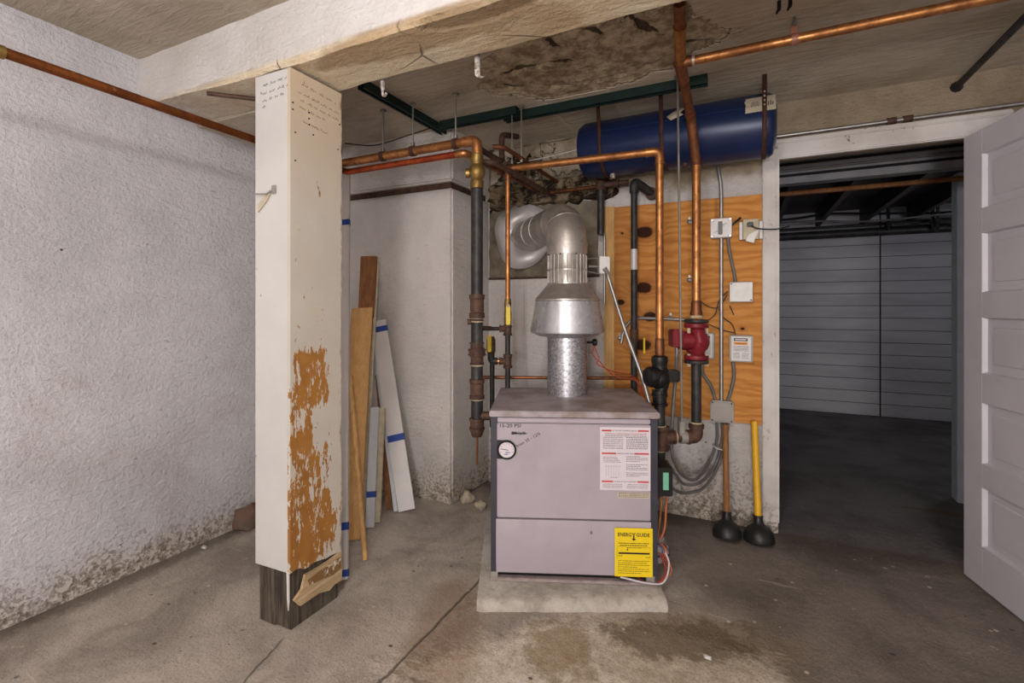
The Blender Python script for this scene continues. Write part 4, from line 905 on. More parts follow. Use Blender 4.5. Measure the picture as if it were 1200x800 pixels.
# rusty pipes running to the rear above the flue
for i, (px, py, x1, r, lb) in enumerate(((566, 190, -1.06, .015, 'rusty iron pipe running to the rear wall right of the brass valve'), (577, 172, -1.0, .012, 'thin dark pipe running to the rear wall under the green channel'))):
    a = P(px, py, 2.42); m = MB(); m.tube([a, (a.x+.05, a.y+.03, a.z), (a.x+.06, YB-.05, a.z-.005)], r, 10, fil=.03); ob = m.build('iron_pipe', (RUSTB, COPPERD)[i], None, lb, 'pipe')
a = P(563, 175, 2.5); m = MB(); m.tube([a, P(588, 190, 2.62), P(588, 158, 2.62), P(606, 160, 2.8)], .016, 10, fil=.03); m.build('iron_pipe', RUSTB, None, 'rusty bent pipe right of the copper elbow under the ceiling', 'pipe')

# ---------------------------------------------------------------- blue tank and its straps
TX0, TX1, TYc, TZc, TR = -.862, .128, 2.70, 2.094, .154
t = thing('expansion_tank', ((TX0+TX1)/2, TYc, TZc-TR), 'blue horizontal expansion tank hung under the ceiling', 'tank')
part('shell', TANKB, t, lambda q: q.lathe([(0, -.0), (TR*.6, .003), (TR*.9, .018), (TR, .045), (TR, TX1-TX0-.045), (TR-.002, TX1-TX0-.03), (TR*.9, TX1-TX0-.012), (TR*.6, TX1-TX0+.002), (0, TX1-TX0+.004)], (TX0, TYc, TZc), EX, 48))
part('seam', TANKB, t, lambda q: q.obox((.5*(TX0+TX1), TYc-TR*math.cos(.35), TZc+TR*math.sin(.35)), EX, EY, UP, (TX1-TX0)/2-.05, .002, .002))
def cpatch(q, x0, x1, a0, a1, r, n=8, jit=0, seed=1):
    rr = random.Random(seed); vs = []; fs = []
    for i in range(n+1):
        a = a0+(a1-a0)*i/n; j = rr.uniform(-jit, jit)
        vs += [(x0+j, TYc-math.cos(a)*r, TZc+math.sin(a)*r), (x1+j*.5, TYc-math.cos(a)*r, TZc+math.sin(a)*r)]
        if i: fs.append([2*i-2, 2*i-1, 2*i+1, 2*i])
    q.add(vs, fs)
tg = part('paper_tag', BEIGE, t, lambda q: [cpatch(q, -.005, .122, .14, .74, TR+.0022, 8, .004, 3)], 'pale paper tag at the right end'); rnd = random.Random(3)
q = MB()
for k in range(7): cpatch(q, .02+.005*k, .022+.005*k, .3+.03*(k % 3), .5+.03*(k % 2), TR+.003, 2)
for k in range(4): cpatch(q, .08+.009*k, .085+.009*k, .3, .42+.03*(k % 3), TR+.003, 2)
q.build('tag_print', INKG, tg)
part('drain_boss', RUSTB, t, lambda q: q.cyl((WB(803, 197, 2.66).x, 2.66, TZc-TR-.012), (WB(803, 197, 2.66).x, 2.66, TZc-TR+.03), .012, 10))
part('end_boss', SOLDER, t, lambda q: q.cyl((WB(718, 204, 2.68).x, 2.68, TZc-TR-.02), (WB(718, 204, 2.68).x, 2.68, TZc-TR+.03), .014, 8))
for px, lb, nm in ((702, 'perforated rusty strap around the left end of the blue tank', 1), (775, 'perforated rusty strap around the middle of the blue tank', 2), (896, 'perforated rusty strap around the right end of the blue tank', 3)):
    x = WB(px, 160, TYc-TR).x; vs = []; pts = [(TYc-TR-.004-(.02 if nm != 3 else .0), ZR+.001)]
    for k in range(16):
        a = .25 - k*2.1/15; pts.append((TYc-math.cos(a)*(TR+.0035), TZc+math.sin(a)*(TR+.0035)))
    m = MB(); w = .010
    for (y, z) in pts: vs += [(x-w, y, z), (x+w, y, z)]
    m.add(vs, [[2*i, 2*i+1, 2*i+3, 2*i+2] for i in range(len(pts)-1)])
    ob = m.build('hanger_strap', RUST, None, lb, 'strap', 'straps holding the blue tank'); sd = ob.modifiers.new('thick', 'SOLIDIFY'); sd.thickness = .002
    y0 = pts[0][0]; k = 0
    if nm == 3:
        for k in range(7):
            m = MB(); z = ZR-.02-k*.02; y = y0+(pts[1][0]-y0)*((ZR-z)/(ZR-pts[1][1])) if z > pts[1][1] else TYc-math.sqrt(max(0, (TR+.0035)**2-(z-TZc)**2))
            m.cyl((x, y-.0035, z), (x, y+.001, z), .0035, 8); m.build('strap_hole', GASK if k > 2 else DARK, ob)
m = MB(); x = WB(790, 132, TYc-TR-.02).x; m.quad(WB(781, 137, TYc-TR-.015), WB(795, 133, TYc-TR-.03), WB(803, 127, TYc-TR-.02), WB(798, 125, TYc-TR-.012)); m.quad(WB(781, 137, TYc-TR-.015), WB(786, 141, TYc-TR-.02), WB(801, 134, TYc-TR-.03), WB(795, 131, TYc-TR-.03))
ob = m.build('paper_tag', BEIGE, None, 'small crumpled paper tag tied to the middle tank strap', 'tag'); sd = ob.modifiers.new('thick', 'SOLIDIFY'); sd.thickness = .001

# ---------------------------------------------------------------- green channels, hanger rods, hooks
def channel(a, b, lb):
    a, b = Vector(a), Vector(b); d = (b-a).normalized(); w = d.cross(UP).normalized(); c_ = (a+b)/2; l = (b-a).length/2
    m = MB(); m.obox(c_-UP*.022+w*.0185, d, w, UP, l, .002, .022); m.obox(c_-UP*.022-w*.0185, d, w, UP, l, .002, .022); m.obox(c_-UP*.002, d, w, UP, l, .0205, .002)
    m.obox(c_-UP*.042+w*.014, d, w, UP, l, .005, .002); m.obox(c_-UP*.042-w*.014, d, w, UP, l, .005, .002)
    return m.build('ceiling_channel', GREENM, None, lb, 'channel', 'green steel channels on the rear ceiling')
zc = ZR
ga_, gb_ = FL(423, 98, zc-.02), FL(520, 153, zc-.02); ga_.z = gb_.z = zc
channel(ga_, gb_, 'dark green steel channel on the ceiling beside the post')
a = FL(512, 148, zc-.02); b = FL(600, 124, zc-.02); a.z = b.z = zc; b.y = a.y; channel(a+EX*.03, b, 'short dark green steel channel on the ceiling above the copper elbow')
a = FL(593, 139, zc-.02); b = FL(829, 92, zc-.02); a.z = b.z = zc; a.y = b.y = (a.y+b.y)/2; channel(a, b, 'long dark green steel channel on the ceiling in front of the blue tank')
def rod(p, q, r, lb, nm='hanger_rod', clip=True):
    t_ = MB(); t_.tube([p, q], r, 8)
    if clip: t_.obox(Vector(p)-UP*.006, EX, EY, UP, .014, .012, .006, .002); t_.lathe([(.009, 0), (.009, .02), (.005, .024)], Vector(q), UP, 8)
    return t_.build(nm, ROD, None, lb, 'rod', 'thin hanger rods under the channels')
pz = zB+.03
for px, py, lb in ((449, 181, 'hanger rod from the green channel to the copper pipe nearest the post'), (484, 171, 'second hanger rod from the post on the upper copper pipe'), (534, 163, 'third hanger rod from the post just left of the copper elbow')):
    x = WB(px, py, yb).x; q = rod((x, yb, zc-.046), (x, yb, zB+.02), .0045, lb); m = MB(); m.lathe([(.0235, -.012), (.026, -.012), (.026, .012), (.0235, .012)], (x, yb, zB), EX, 16); m.obox((x, yb, zB-.0+.03), EX, EY, UP, .008, .006, .012); m.build('pipe_ring', RUST, q)
for px, py, Y, lb in ((600, 196, 2.63, 'hanger rod at the left end of the copper pipe above the flue'), (611, 196, 2.6, 'hanger rod just right of the left end of the copper pipe above the flue')):
    p = P(px, py, Y); rod((p.x, p.y, zc-.005), (p.x, p.y, zC+.02), .004, lb)
p = P(797, 300, 2.27); q1 = P(794, 110, 2.27); q2 = P(799, 494, 2.30); q1.z = min(q1.z, ZR-.03)
rod(Vector((q1.x, q1.y, ZR-.003)), q2, .0052, 'long thin steel rod hanging from the ceiling in front of the red pump')
t = thing('pipe_hanger', P(931, 55, 1.85), 'copper coloured hanger holding the branch pipe near the ceiling on the right', 'hanger'); hx = WB(931, 45, c1.y).x
part('rod', ROD, t, lambda q: [q.tube([(hx, c1.y, ZR), (hx, c1.y, c1.z+.05)], .0055, 8), q.lathe([(.011, 0), (.011, .014)], (hx, c1.y, c1.z+.045), UP, 6)])
part('strap', plain('pink_copper_strap', (176, 120, 100), .5, .4), t, lambda q: [q.lathe([(.0195, -.011), (.0215, -.011), (.0215, .011), (.0195, .011)], (hx, c1.y, c1.z), EX, 18), q.obox((hx, c1.y-.006, c1.z+.034), EX, EY, UP, .011, .0015, .018), q.obox((hx, c1.y+.006, c1.z+.034), EX, EY, UP, .011, .0015, .018)])
for px, py, lb in ((913, 5, 'dark clip left of the pipe hanger rod on the ceiling'), (926, 1, 'dark clip touching the pipe hanger rod on the ceiling')):
    p = FL(px, py-3, ZR); m = MB(); m.obox((p.x, p.y, ZR-.014), EX, EY, UP, .006, .012, .016, .003); m.tube([(p.x, p.y, ZR-.02), (p.x-.008, p.y-.01, ZR-.045)], .004, 6); m.build('ceiling_clip', DARK, None, lb, 'clip')
q = WB(447, 100, 1.508); m = MB(); m.tube([(q.x, 1.515, 2.12), (q.x, 1.515, 2.06), (q.x+.004, 1.512, 2.042), (q.x+.014, 1.512, 2.038), (q.x+.022, 1.512, 2.05)], .005, 8, fil=.008); m.obox((q.x, 1.515, 2.085), EX, EY, UP, .006, .008, .02, .003)
m.build('pipe_hook', TRIM, None, 'small white painted hook on the beam edge beside the post', 'hook')
q = WB(556, 70, 1.508); m = MB(); vs = []; pts = [(0, 2.115), (0, 2.05), (.002, 2.032), (.010, 2.022), (.020, 2.026)]
for x, z in pts: vs += [(q.x+x, 1.510, z), (q.x+x+.014, 1.522, z)]
m.add(vs, [[2*i, 2*i+1, 2*i+3, 2*i+2] for i in range(4)]); ob = m.build('strap_end', TRIM, None, 'white painted perforated strap dangling from the beam edge', 'strap'); sd = ob.modifiers.new('thick', 'SOLIDIFY'); sd.thickness = .003
m = MB(); m.tube(spline([P(404, 168, 2.6), P(440, 170, 2.62), P(480, 158, 2.62), P(520, 145, 2.65)]), .003, 6); m.build('loose_wire', DARK, None, 'thin dark wire sagging along the ceiling by the post', 'wire')
a = P(257, 103, 2.0); m = MB(); m.tube([(-2.02, 1.262, 2.09), (-1.75, 1.50, 2.085)], .010, 8); m.build('rusty_bar', RUSTB, None, 'dark rusty bar under the beam left of the post', 'bar')
# dark pipe going into the ceiling line at the right
a = WB(1122, 106, YB-.01); a.z = ZR-.055; m = MB(); m.tube([a, (a.x+.02, 1.51, ZR-.055)], .014, 10); m.lathe([(.015, 0), (.026, .0), (.022, .012), (.015, .02)], a+EY*.01, -EY, 9); m.build('iron_pipe', BLACKI, None, 'dark pipe leaving the wall above the door leaf', 'pipe')
m = MB(); z_ = 2.105; m.tube([(.12, YB-.02, z_), (2.25, YB-.02, z_)], .0095, 10); cdt = m.build('conduit', STEEL, None, 'thin steel conduit running along the wall above the doorway', 'conduit')
for px in (1045, 1064):
    x = WB(px, 150, YB-.02).x; m = MB(); m.lathe([(.0105, -.018), (.017, -.018), (.017, .018), (.0105, .018)], (x, YB-.02, z_), EX, 12); m.build('conduit_coupling', RUSTB, cdt)

m = MB(); m.tube(spline([P(606, 191, 2.72), P(650, 182, 2.72), P(704, 168, 2.66)]), .0022, 6); m.build('thin_wire', WHITEBOX, None, 'thin pale wire running from the left tank strap towards the hanger rods', 'wire')

# ---------------------------------------------------------------- plywood board and electrics
YP = 2.925
a = WB(720, 240, YP); b = WB(893, 498, YP)
m = MB(); m.box(a.x, .0745, YP, YB-.001, b.z, 1.808, .002); m.build('plywood_board', PLY, None, 'knotty orange plywood board on the back wall', 'board', keep=True)
a2 = WB(708, 245, YP); m = MB(); m.box(a2.x, a.x-.001, YP-.004, YB-.001, .62, 1.815, .002); m.build('wood_strip', PINE, None, 'pale wood strip along the left edge of the plywood board', 'board')
YE = 2.885
def ebox(name, px, py, w, h, mat, lb, cat='electrical box', d=.045, bev=.004):
    p = WB(px, py, YP-d); t = thing(name, (p.x, YP, p.z-h/2), lb, cat)
    part('body', mat, t, lambda q: q.box(p.x-w/2, p.x+w/2, YP-d, YP, p.z-h/2, p.z+h/2, bev)); return t, p, YP-d
def pw(n, px=2.66/568): return n*px
t, p, f = ebox('junction_box', 845, 267, .108, .108, GREYBOX, 'square junction box with shiny marked cover at the top of the plywood')
cv = part('cover', WHITEBOX, t, lambda q: [q.prism([(-.052, -.036), (-.036, -.036), (-.036, -.05), (.036, -.05), (.036, -.036), (.052, -.036), (.052, .036), (.036, .036), (.036, .05), (-.036, .05), (-.036, .036), (-.052, .036)], (p.x, f-.003, p.z), EX, UP, EY*.003)], 'shiny white cover plate')
part('switch_plate', GREYC, cv, lambda q: [q.obox((p.x-.004, f-.004, p.z), EX, EY, UP, .011, .002, .036, .004)])
q = MB(); scribble(q, (p.x+.008, f-.0035, p.z+.005), (EX+UP*.8).normalized(), (UP-EX*.8).normalized(), .035, .012, 5, .0016); scribble(q, (p.x-.04, f-.0035, p.z-.03), (EX+UP*.3).normalized(), UP, .024, .012, 6, .0014); q.build('marker_scribble', INKB, cv)
for sx_ in (-1, 1):
    for sz_ in (-1, 1): part('corner_screw', STEEL, t, lambda q: q.cyl((p.x+sx_*.045, f, p.z+sz_*.044), (p.x+sx_*.045, f-.005, p.z+sz_*.044), .007, 10))
J1 = p
t, p, f = ebox('outlet_box', 880, 268.5, .075, .105, plain('almond_plate', (184, 170, 140), .5), 'almond outlet box with a black plug at the top right of the plywood')
for s_ in (-1, 1): part('side_flange', WHITEBOX, t, lambda q: [q.box(p.x+s_*.036, p.x+s_*.058, YP-.02, YP-.016, p.z-.052, p.z+.046, .002), q.cyl((p.x+s_*.05, YP-.021, p.z+.034), (p.x+s_*.05, YP-.016, p.z+.034), .005, 8)])
part('plate', plain('almond_cover', (192, 178, 148), .5), t, lambda q: q.box(p.x-.04, p.x+.04, f-.004, f, p.z-.055, p.z+.055, .002))
m = MB(); m.obox((p.x-.004, f-.014, p.z+.024), EX, EY, UP, .016, .014, .012, .004); m.tube(spline([(p.x-.004, f-.02, p.z+.022), (p.x+.015, f-.03, p.z+.006), (p.x+.045, f-.02, p.z-.004), (.14, YB-.04, p.z-.004), (.20, YB-.06, p.z+.003)]), .0035, 8)
m.build('power_cord', BLACK, None, 'black plug and cord leaving the almond outlet box towards the doorway', 'cord')
m = MB(); m.prism([(.025, .0), (.05, .012), (.026, -.03), (.018, -.062), (-.022, -.05), (-.008, -.018)], (p.x-.004, f-.008, p.z-.012), EX, UP, EY*.002); m.build('paper_tag', WHITEBOX, None, 'pale paper tag hanging under the black plug on the almond outlet', 'tag')
t, p, f = ebox('junction_box', 868.5, 342, .115, .108, GREYBOX, 'square box with blank white cover on the right of the plywood'); part('cover', WHITEBOX, t, lambda q: q.box(p.x-.057, p.x+.057, f-.003, f, p.z-.053, p.z+.053, .003), 'blank white cover plate'); J3 = p
for s_ in (-1, 1): part('cover_screw', DARK, t, lambda q: q.cyl((p.x+s_*.048, f-.004, p.z-s_*.044), (p.x+s_*.048, f, p.z-s_*.044), .004, 8))
t, p, f = ebox('relay_box', 868.5, 408.5, .115, .142, GREYBOX, 'grey control relay box with printed orange warning label', d=.055); J4 = p
lb_ = part('warning_label', WHITEBOX, t, lambda q: q.box(p.x-.047, p.x+.047, f-.0012, f, p.z-.064, p.z+.064), 'printed warning label'); rnd = random.Random(9)
q = MB(); L = Vector((p.x-.047, f-.0018, p.z-.064)); q.rect(L, EX, UP, .012, .078, .105, .12); q.m = 1; q.rect(L, EX, UP, .012, .078, .085, .1); q.m = 2; q.rect(L+EY*-.0003, EX, UP, .018, .072, .110, .1155); q.m = 0; q.text('WARNING', L+EX*.024+UP*.0885-EY*.0004, EX, UP, .009, w=.048, bold=.01); q.m = 3
for k in range(5): q.lines(L, EX, UP, .01, .084, .076-.006*k, .0024, rnd)
for k in range(6): q.lines(L, EX, UP, .008, .04, .04-.006*k, .002, rnd); q.lines(L, EX, UP, .05, .086, .04-.006*k, .002, rnd)
q.build('label_print', [INK, ORANGE, WHITEBOX, INKG], lb_)
t, p, f = ebox('relay_box', 824, 405, .115, .142, GREYBOX, 'grey relay box half hidden behind the red pump', d=.055); J5 = p
lb_ = part('printed_label', WHITEBOX, t, lambda q: q.box(p.x-.047, p.x+.047, f-.0012, f, p.z-.064, p.z+.064)); q = MB(); L = Vector((p.x-.047, f-.0018, p.z-.064)); q.rect(L, EX, UP, .012, .082, .105, .12); q.m = 1
for k in range(12): q.lines(L, EX, UP, .01, .086, .094-.007*k, .0025, rnd)
q.build('label_print', [INK, INKG], lb_)
t, p, f = ebox('junction_box', 846, 482.5, .118, .118, GREYBOX, 'grey steel junction box at the foot of the plywood where the cables meet', bev=.008); J6 = p
for sx_ in (-1, 1):
    for sz_ in (-1, 1): part('corner_screw', DARK, t, lambda q: q.cyl((p.x+sx_*.048, f-.002, p.z+sz_*.048), (p.x+sx_*.048, f, p.z+sz_*.048), .004, 8))
# conduits between the boxes
yc = YP-.022
def cond(name, pts, r, mat, lb, cat='conduit', smooth=False, ribs=False, grp=None):
    m = MB(); pp = spline(pts, 10) if smooth else fillet(pts, .03)
    if ribs:
        d = []; L = 0; N = int(sum((b-a).length for a, b in zip(pp, pp[1:]))/.006); cum = [0]
        for a, b in zip(pp, pp[1:]): cum.append(cum[-1]+(b-a).length)
        out = []; j = 0
        for i in range(N+1):
            s_ = cum[-1]*i/N
            while j < len(cum)-2 and cum[j+1] < s_: j += 1
            out.append(pp[j].lerp(pp[j+1], (s_-cum[j])/max(1e-9, cum[j+1]-cum[j])))
        m.tube(out, [r*(1.1 if i % 2 else .93) for i in range(len(out))], 10)
    else: m.tube(pp, r, 10)
    return m.build(name, mat, None, lb, cat, grp)
x1 = J1.x
w = lambda px, py, y=yc: WB(px, py, y)
cond('conduit', [(x1-.02, YP-.02, 2.0), w(843, 205), Vector((x1-.001, yc, w(845, 222).z)), Vector((x1, yc, J1.z+.05))], .0105, STEEL, 'steel conduit dropping from the tank to the upper junction box', smooth=True)
cond('conduit', [Vector((x1+.0, yc, J1.z-.05)), Vector((J6.x-.004, yc, J6.z+.055))], .0105, STEEL, 'long steel conduit between the upper and the lower junction box')
cond('cable', [w(853, 279), w(855, 295), w(860, 318), w(862, 331)], .009, GREYC, 'grey cable from the upper junction box to the blank white box', 'cable', True)
cond('cable', [w(856, 265, YP-.03), w(862, 260, YP-.03), w(868, 255, YP-.02)], .006, BLACK, 'short dark cable between the upper junction box and the outlet', 'cable', True)
cond('flexible_conduit', [w(859, 424), w(860, 440), w(857, 456), w(853, 469)], .0095, GREYC, 'flexible grey conduit below the relay box with orange label', 'conduit', True, True)
cond('flexible_conduit', [w(822, 424), w(824, 438), w(833, 452), w(838, 467)], .0095, GREYC, 'flexible grey conduit curving from behind the red pump to the lower junction box', 'conduit', True, True)
cond('flexible_conduit', [P(793, 407, 2.36), P(793, 420, 2.37), P(791, 450, 2.42), P(788, 490, 2.45), P(787, 525, 2.46)], .009, STEEL, 'ribbed steel conduit hanging below the red pump motor', 'conduit', True, True)
hcy = YP-.014
cond('conduit', [w(728, 402, hcy), w(731, 388, hcy), w(738, 377, hcy), w(748, 373, hcy), w(768, 373, hcy), w(812, 375, hcy)], .0095, STEEL, 'horizontal steel conduit crossing the plywood behind the pumps', 'conduit', True)
cond('flexible_conduit', [P(711, 318, 2.47), P(716, 335, 2.47), P(732, 385, 2.42), P(752, 440, 2.37), P(761, 472, 2.33)], .009, STEEL, 'ribbed steel conduit from the small box by the flue to the boiler side', 'conduit', True, True)
# little box with bracket on the flue collar
p = P(707.5, 311, 2.47); t = thing('damper_box', (p.x, p.y, p.z-.045), 'small pale box mounted beside the flue collar', 'electrical box')
part('body', WHITEBOX, t, lambda q: q.obox(p, CR, CF, UP, .026, .03, .043, .004)); part('bracket', STEEL, t, lambda q: [q.tube([P(690, 312, 2.46), P(703, 312, 2.46)], .006, 8), q.tube([P(689, 303, 2.46), P(704, 302, 2.46)], .003, 6), q.tube([P(689, 318, 2.46), P(704, 321, 2.46)], .003, 6)])
part('connector', STEEL, t, lambda q: q.cyl(P(708, 314, 2.44), P(712, 320, 2.45), .013, 12)); 
# cable bundle from the lower junction box looping to the boiler
for i, (pts, lb) in enumerate((
    ([w(840, 496), w(840, 515), w(832, 540), P(816, 561, 2.58), P(800, 557, 2.5), P(790, 540, 2.42), P(786, 520, 2.42)], 'grey cable making the uppermost of three loops below the lower junction box'),
    ([w(846, 496, yc-.017), w(846, 515, yc-.018), w(838, 545, yc-.02), P(820, 565, 2.56), P(802, 567, 2.5), P(791, 555, 2.42), P(781, 540, 2.36)], 'grey cable making the middle of three loops below the lower junction box'),
    ([w(854, 496), w(850, 515), w(842, 545), P(826, 570, 2.58), P(808, 577, 2.5), P(793, 575, 2.42), P(779, 563, 2.3)], 'grey cable making the lowest of three loops below the lower junction box'))):
    cond('cable', pts, .0078, GREYC, lb, 'cable', True, grp='cable loops under the lower junction box')
m = MB(); c_ = w(842, 524); m.lathe([(.03, -.003), (.033, -.003), (.033, .003), (.03, .003)], c_, (UP+EX*.3), 14); m.build('cable_tie', WHITEBOX, None, 'pale cable tie around the cable bundle', 'tie')
for i, (pts, lb) in enumerate((
    ([w(829, 376), w(838, 368), w(843, 352), w(853, 341)], 'thin black wire rising from the red pump to the blank white box'),
    ([w(829, 379), w(845, 386), w(852, 388), w(862, 390)], 'thin black wire from the red pump level to the relay box'),
    ([w(842, 362), w(848, 372), w(858, 380), w(862, 392)], 'thin black wire looping down onto the relay box top'),
    ([w(820, 352), w(830, 359), w(842, 360), w(852, 346)], 'thin black wire sagging between the copper drop and the white box'),
    ([w(855, 358), w(858, 364), w(860, 369)], 'short black wire end hanging below the blank white box'))):
    cond('wire', pts, .0028, BLACK, lb, 'wire', True, grp='thin black wires around the long conduit')
for px, py, lb in ((726, 396, 'conduit clip at the left end of the horizontal conduit'), (786, 372, 'conduit clip on the horizontal conduit left of the red pump'), (808, 260, 'pipe clip screw left of the copper drop, upper one'), (808, 328, 'pipe clip screw left of the copper drop, lower one')):
    p = w(px, py, YP-.004); m = MB(); m.lathe([(0, 0), (.013, 0), (.013, -.006), (.006, -.01), (0, -.012)], p, EY, 12); m.obox(p+UP*.016, EX, EY, UP, .006, .003, .012, .002); m.build('pipe_clip', STEEL, None, lb, 'clip')
p = w(755, 405, YP-.006); m = MB(); m.obox(p, EX, EY, UP, .005, .005, .048, .003); m.build('marker', YELLOW, None, 'thin yellow marker fixed upright to the plywood', 'marker')
# spill switch with red wires on the stub pipe
p = P(694, 401, 2.44); t = thing('spill_switch', p, 'small black sensor with red wires on the flue stub', 'sensor')
part('body', BLACK, t, lambda q: [q.cyl(p-CR*.03, p+CR*.008, .006, 8), q.lathe([(.012, -.012), (.018, -.008), (.018, .008), (.012, .012)], p+CR*.012, CR, 12)])
part('wire', REDW, t, lambda q: q.tube(spline([P(696, 404, 2.44), P(702, 420, 2.44), P(700, 426, 2.44), P(715, 434, 2.45), P(740, 440, 2.5), P(750, 452, 2.5), P(756, 466, 2.45)]), .003, 6)); part('wire', REDW, t, lambda q: q.tube(spline([P(698, 404, 2.44), P(694, 414, 2.44), P(703, 424, 2.44), P(720, 440, 2.46), P(745, 446, 2.5), P(752, 462, 2.45)]), .003, 6))

# ---------------------------------------------------------------- leaning boards left of the boiler
def board(name, bot, topp, w0, th, mat, lb, cat='board', w1=None, tape=(), grp=None, face=None, bevel=.002):
    bot, topp = Vector(bot), Vector(topp); az = (topp-bot).normalized(); f = face or CR; ax = (f-az*f.dot(az)).normalized(); ay = az.cross(ax).normalized(); l = (topp-bot).length
    drop = abs(ay.z)*th/2 + abs(ax.z)*w0/2
    m = MB(); m.obox((bot+topp)/2+UP*drop, ax, ay, az, w0/2, th/2, l/2, bevel); ob = m.build(name, mat, None, lb, cat, grp)
    for tz, tw in tape:
        q = MB(); c_ = bot+az*(l*tz)+UP*drop; q.obox(c_, ax, ay, az, w0/2+.0008, th/2+.0008, tw, 0); q.build('blue_tape', BLUET, ob, 'blue masking tape band')
    return ob
G0 = 'boards leaning between the post and the pier'
board('trim_board', FL(400, 681), P(404.5, 199, 2.86), .058, .02, BOARDW, 'long narrow white trim board with blue tape right behind the post', tape=((.83, .018), (.10, .016), (.012, .014)), grp=G0)
board('wood_board', FL(420, 600), P(432.5, 301, 3.17), .105, .02, BROWNW, 'dark brown wood board, tallest of the leaning boards beside the pier', grp=G0)
board('fibre_board', FL(407.5, 634), P(424.5, 362, 2.96), .128, .014, TAN, 'wide tan board leaning behind the round pole', grp=G0)
board('trim_board', FL(426, 607), P(443, 304, 3.19), .020, .014, BOARDE, 'thin pale edge board at the right of the dark brown board', grp=G0)
board('trim_board', FL(433.5, 619), P(439.5, 478, 2.86), .048, .018, BOARDW2, 'short bluish white board with a tape patch in front of the tilted board', tape=((.26, .016),), grp=G0)
board('trim_board', FL(442, 613), P(448, 479, 2.91), .034, .022, BOARDE, 'short cream edged board beside the short bluish white board', grp=G0)
board('trim_board', FL(477, 600), P(443.5, 378, 3.12), .098, .02, BOARDW, 'tilted white board with two blue tape bands, rightmost of the leaning boards', tape=((.95, .018), (.36, .02)), grp=G0)
board('trim_board', FL(464, 600), P(439, 408, 3.17), .022, .014, BOARDW2, 'narrow white board edge just left of the tilted white board', grp=G0)
board('wood_board', FL(456, 598), P(443, 440, 3.16), .035, .014, BROWNW, 'dark narrow board behind the cream edged board', grp=G0)
a = FL(428, 657); b = P(411, 440, 2.62); m = MB(); m.tube([a+UP*.004, b], .0125, 14); m.build('round_pole', DOWEL, None, 'pale round wooden pole leaning on the tan board', 'pole', G0)

# ---------------------------------------------------------------- plungers
def plunger(base, tip, cup_r, hmat, lb, hr):
    base = Vector(base); tip = Vector(tip); ax = (tip-base).normalized(); t = thing('plunger', base, lb, 'plunger', 'plungers by the doorway')
    tilt = math.sqrt(max(0, 1-ax.z**2)); b0 = base+UP*(cup_r*.93*tilt)
    k = cup_r/.075; pr = [(.05*k, .004), (.068*k, 0), (.0735*k, .004), (.075*k, .016), (.073*k, .034), (.064*k, .056), (.05*k, .072), (.034*k, .082), (.026, .088), (.022, .1), (.021, .118), (.024, .12), (.024, .126), (.012, .128)]
    m = MB(); m.lathe([(0, .03), (.03*k, .028)]+pr, b0, ax, 36, caps=False); m.build('rubber_cup', RUBBER, t)
    m = MB(); m.tube([b0+ax*.10, tip-ax*.012, tip-ax*.004, tip], [hr, hr, hr*.9, hr*.55], 14); m.build('handle', hmat, t)
plunger(FL(852, 633), P(850, 497, 2.62), .071, HANDLE, 'plunger with brown wooden handle leaning on the back wall', .0155)
plunger(FL(889.5, 637.5), P(884, 493, 2.56), .074, YPLAS, 'plunger with yellow handle beside the doorway', .0165)

# ---------------------------------------------------------------- small floor things
def lump(name, c, r, mat, lb, cat, seed, sc=(1, 1, .7), grp=None, par=None):
    rr = random.Random(seed); bm = bmesh.new(); bmesh.ops.create_icosphere(bm, subdivisions=3, radius=1); 
    from mathutils import noise as mn
    for v in bm.verts:
        k = 1+.35*mn.noise(v.co*1.6+Vector((seed, 0, 0)))+.12*mn.noise(v.co*5); v.co = Vector((v.co.x*sc[0], v.co.y*sc[1], max(v.co.z*sc[2]*k, -.45*sc[2])))*r*k
    bm.verts.index_update(); m = MB(); zmin = min(v.co.z for v in bm.verts); m.add([Vector(c)+v.co-UP*zmin for v in bm.verts], [[v.index for v in f.verts] for f in bm.faces]); bm.free()
    return m.build(name, mat, None, lb, cat, grp, sharp=60)
lump('brick_lump', FL(290, 616), .075, BRICK, 'broken dirty brick lump by the left wall behind the post', 'brick', 3, (.9, 1, .9))
for i, (px, py, r, lb) in enumerate(((239, 642, .014, 'small pale plaster chip on the floor left of the post'), (829, 771, .013, 'white chip on the stained floor near the front right of the pad'), (563, 596, .035, 'pale crumbled plaster lump at the foot of the pier beside the boiler'), (548, 588, .045, 'grey crumbled plaster lump against the pier foot'), (803, 600, .03, 'rubble bit against the back wall right of the boiler'))):
    c_ = FL(px, py); lump('plaster_chip', (c_.x, c_.y, 0), r, DEBRIS if i > 1 else WHITEBOX, lb, 'rubble', 20+i, (1, .8, .5 if i < 2 else .8))

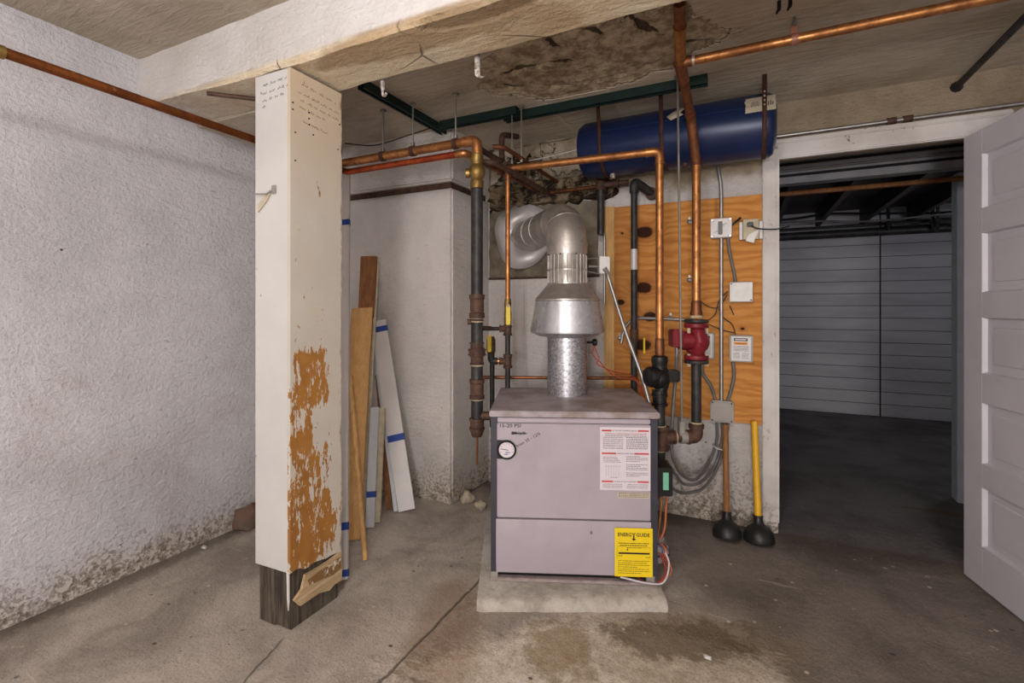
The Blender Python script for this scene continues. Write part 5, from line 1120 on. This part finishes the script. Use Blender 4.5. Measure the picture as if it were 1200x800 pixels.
# ---------------------------------------------------------------- pipes and cables in the next room
def far(name, pts, r, mat, lb, cat, n=8):
    m = MB(); m.tube(pts, r, n); return m.build(name, mat, None, lb, cat)
far('iron_pipe', [(-.65, 3.75, 1.965), (3.25, 3.75, 1.965)], .016, BROWNW, 'brown pipe just behind the grey lintel in the next room', 'pipe')
for i, z in enumerate((2.035, 2.065, 2.10)):
    far('conduit', [(-.65, 3.53-.01*i, z), (3.25, 3.53-.01*i, z)], .008, (DARK, GREYC, DARK)[i], ('dark cable low along the front of the grey lintel', 'grey conduit along the middle of the grey lintel', 'dark cable high along the front of the grey lintel')[i], 'cable')
t = far('iron_pipe', [(-.65, 6.3, 2.0), (3.25, 6.3, 2.0)], .045, BLACKI, 'thick dark pipe along the top of the far plank wall', 'pipe', 14)
far('iron_pipe', [(-.65, 6.35, 2.085), (3.25, 6.35, 2.085)], .016, BLACKI, 'thin dark pipe above the thick pipe on the far plank wall', 'pipe')
far('cable', spline([(-.6, 6.2, 2.16), (.4, 6.2, 2.18), (.8, 6.2, 2.21), (1.3, 6.2, 2.17), (1.9, 6.2, 2.14), (2.6, 6.2, 2.2)]), .012, DARK, 'black sagging cable above the far plank wall', 'cable')
far('cable', spline([(-.6, 6.1, 2.10), (.5, 6.1, 2.13), (1.1, 6.1, 2.09), (1.7, 6.1, 2.11), (2.6, 6.1, 2.17)]), .010, GREYC, 'grey sagging cable above the far plank wall', 'cable')
for i, (px, y) in enumerate(((1041, 6.25), (1093, 6.2), (1099, 6.15))):
    x = WB(px, 260, y).x; m = MB(); m.tube([(x, y, 2.29), (x, y, 2.0-.02*i)], .014, 8); m.lathe([(.02, -.02), (.03, -.02), (.03, .02), (.02, .02)], (x, y, 2.06), UP, 8); m.build('pipe_hanger', BLACKI, None, ('dark pipe hanger over the seam of the far plank wall', 'dark pipe hanger near the right end of the far plank wall', 'rightmost dark pipe hanger over the far plank wall')[i], 'hanger')
x = WB(1042, 236, 5.6).x; m = MB(); m.tube(spline([(x-.05, 5.6, 2.2), (x, 5.6, 2.215), (x+.05, 5.6, 2.25)]), .012, 6); m.build('yellow_cable', YPLAS, None, 'short yellow cable end under the dark joists of the next room', 'cable')
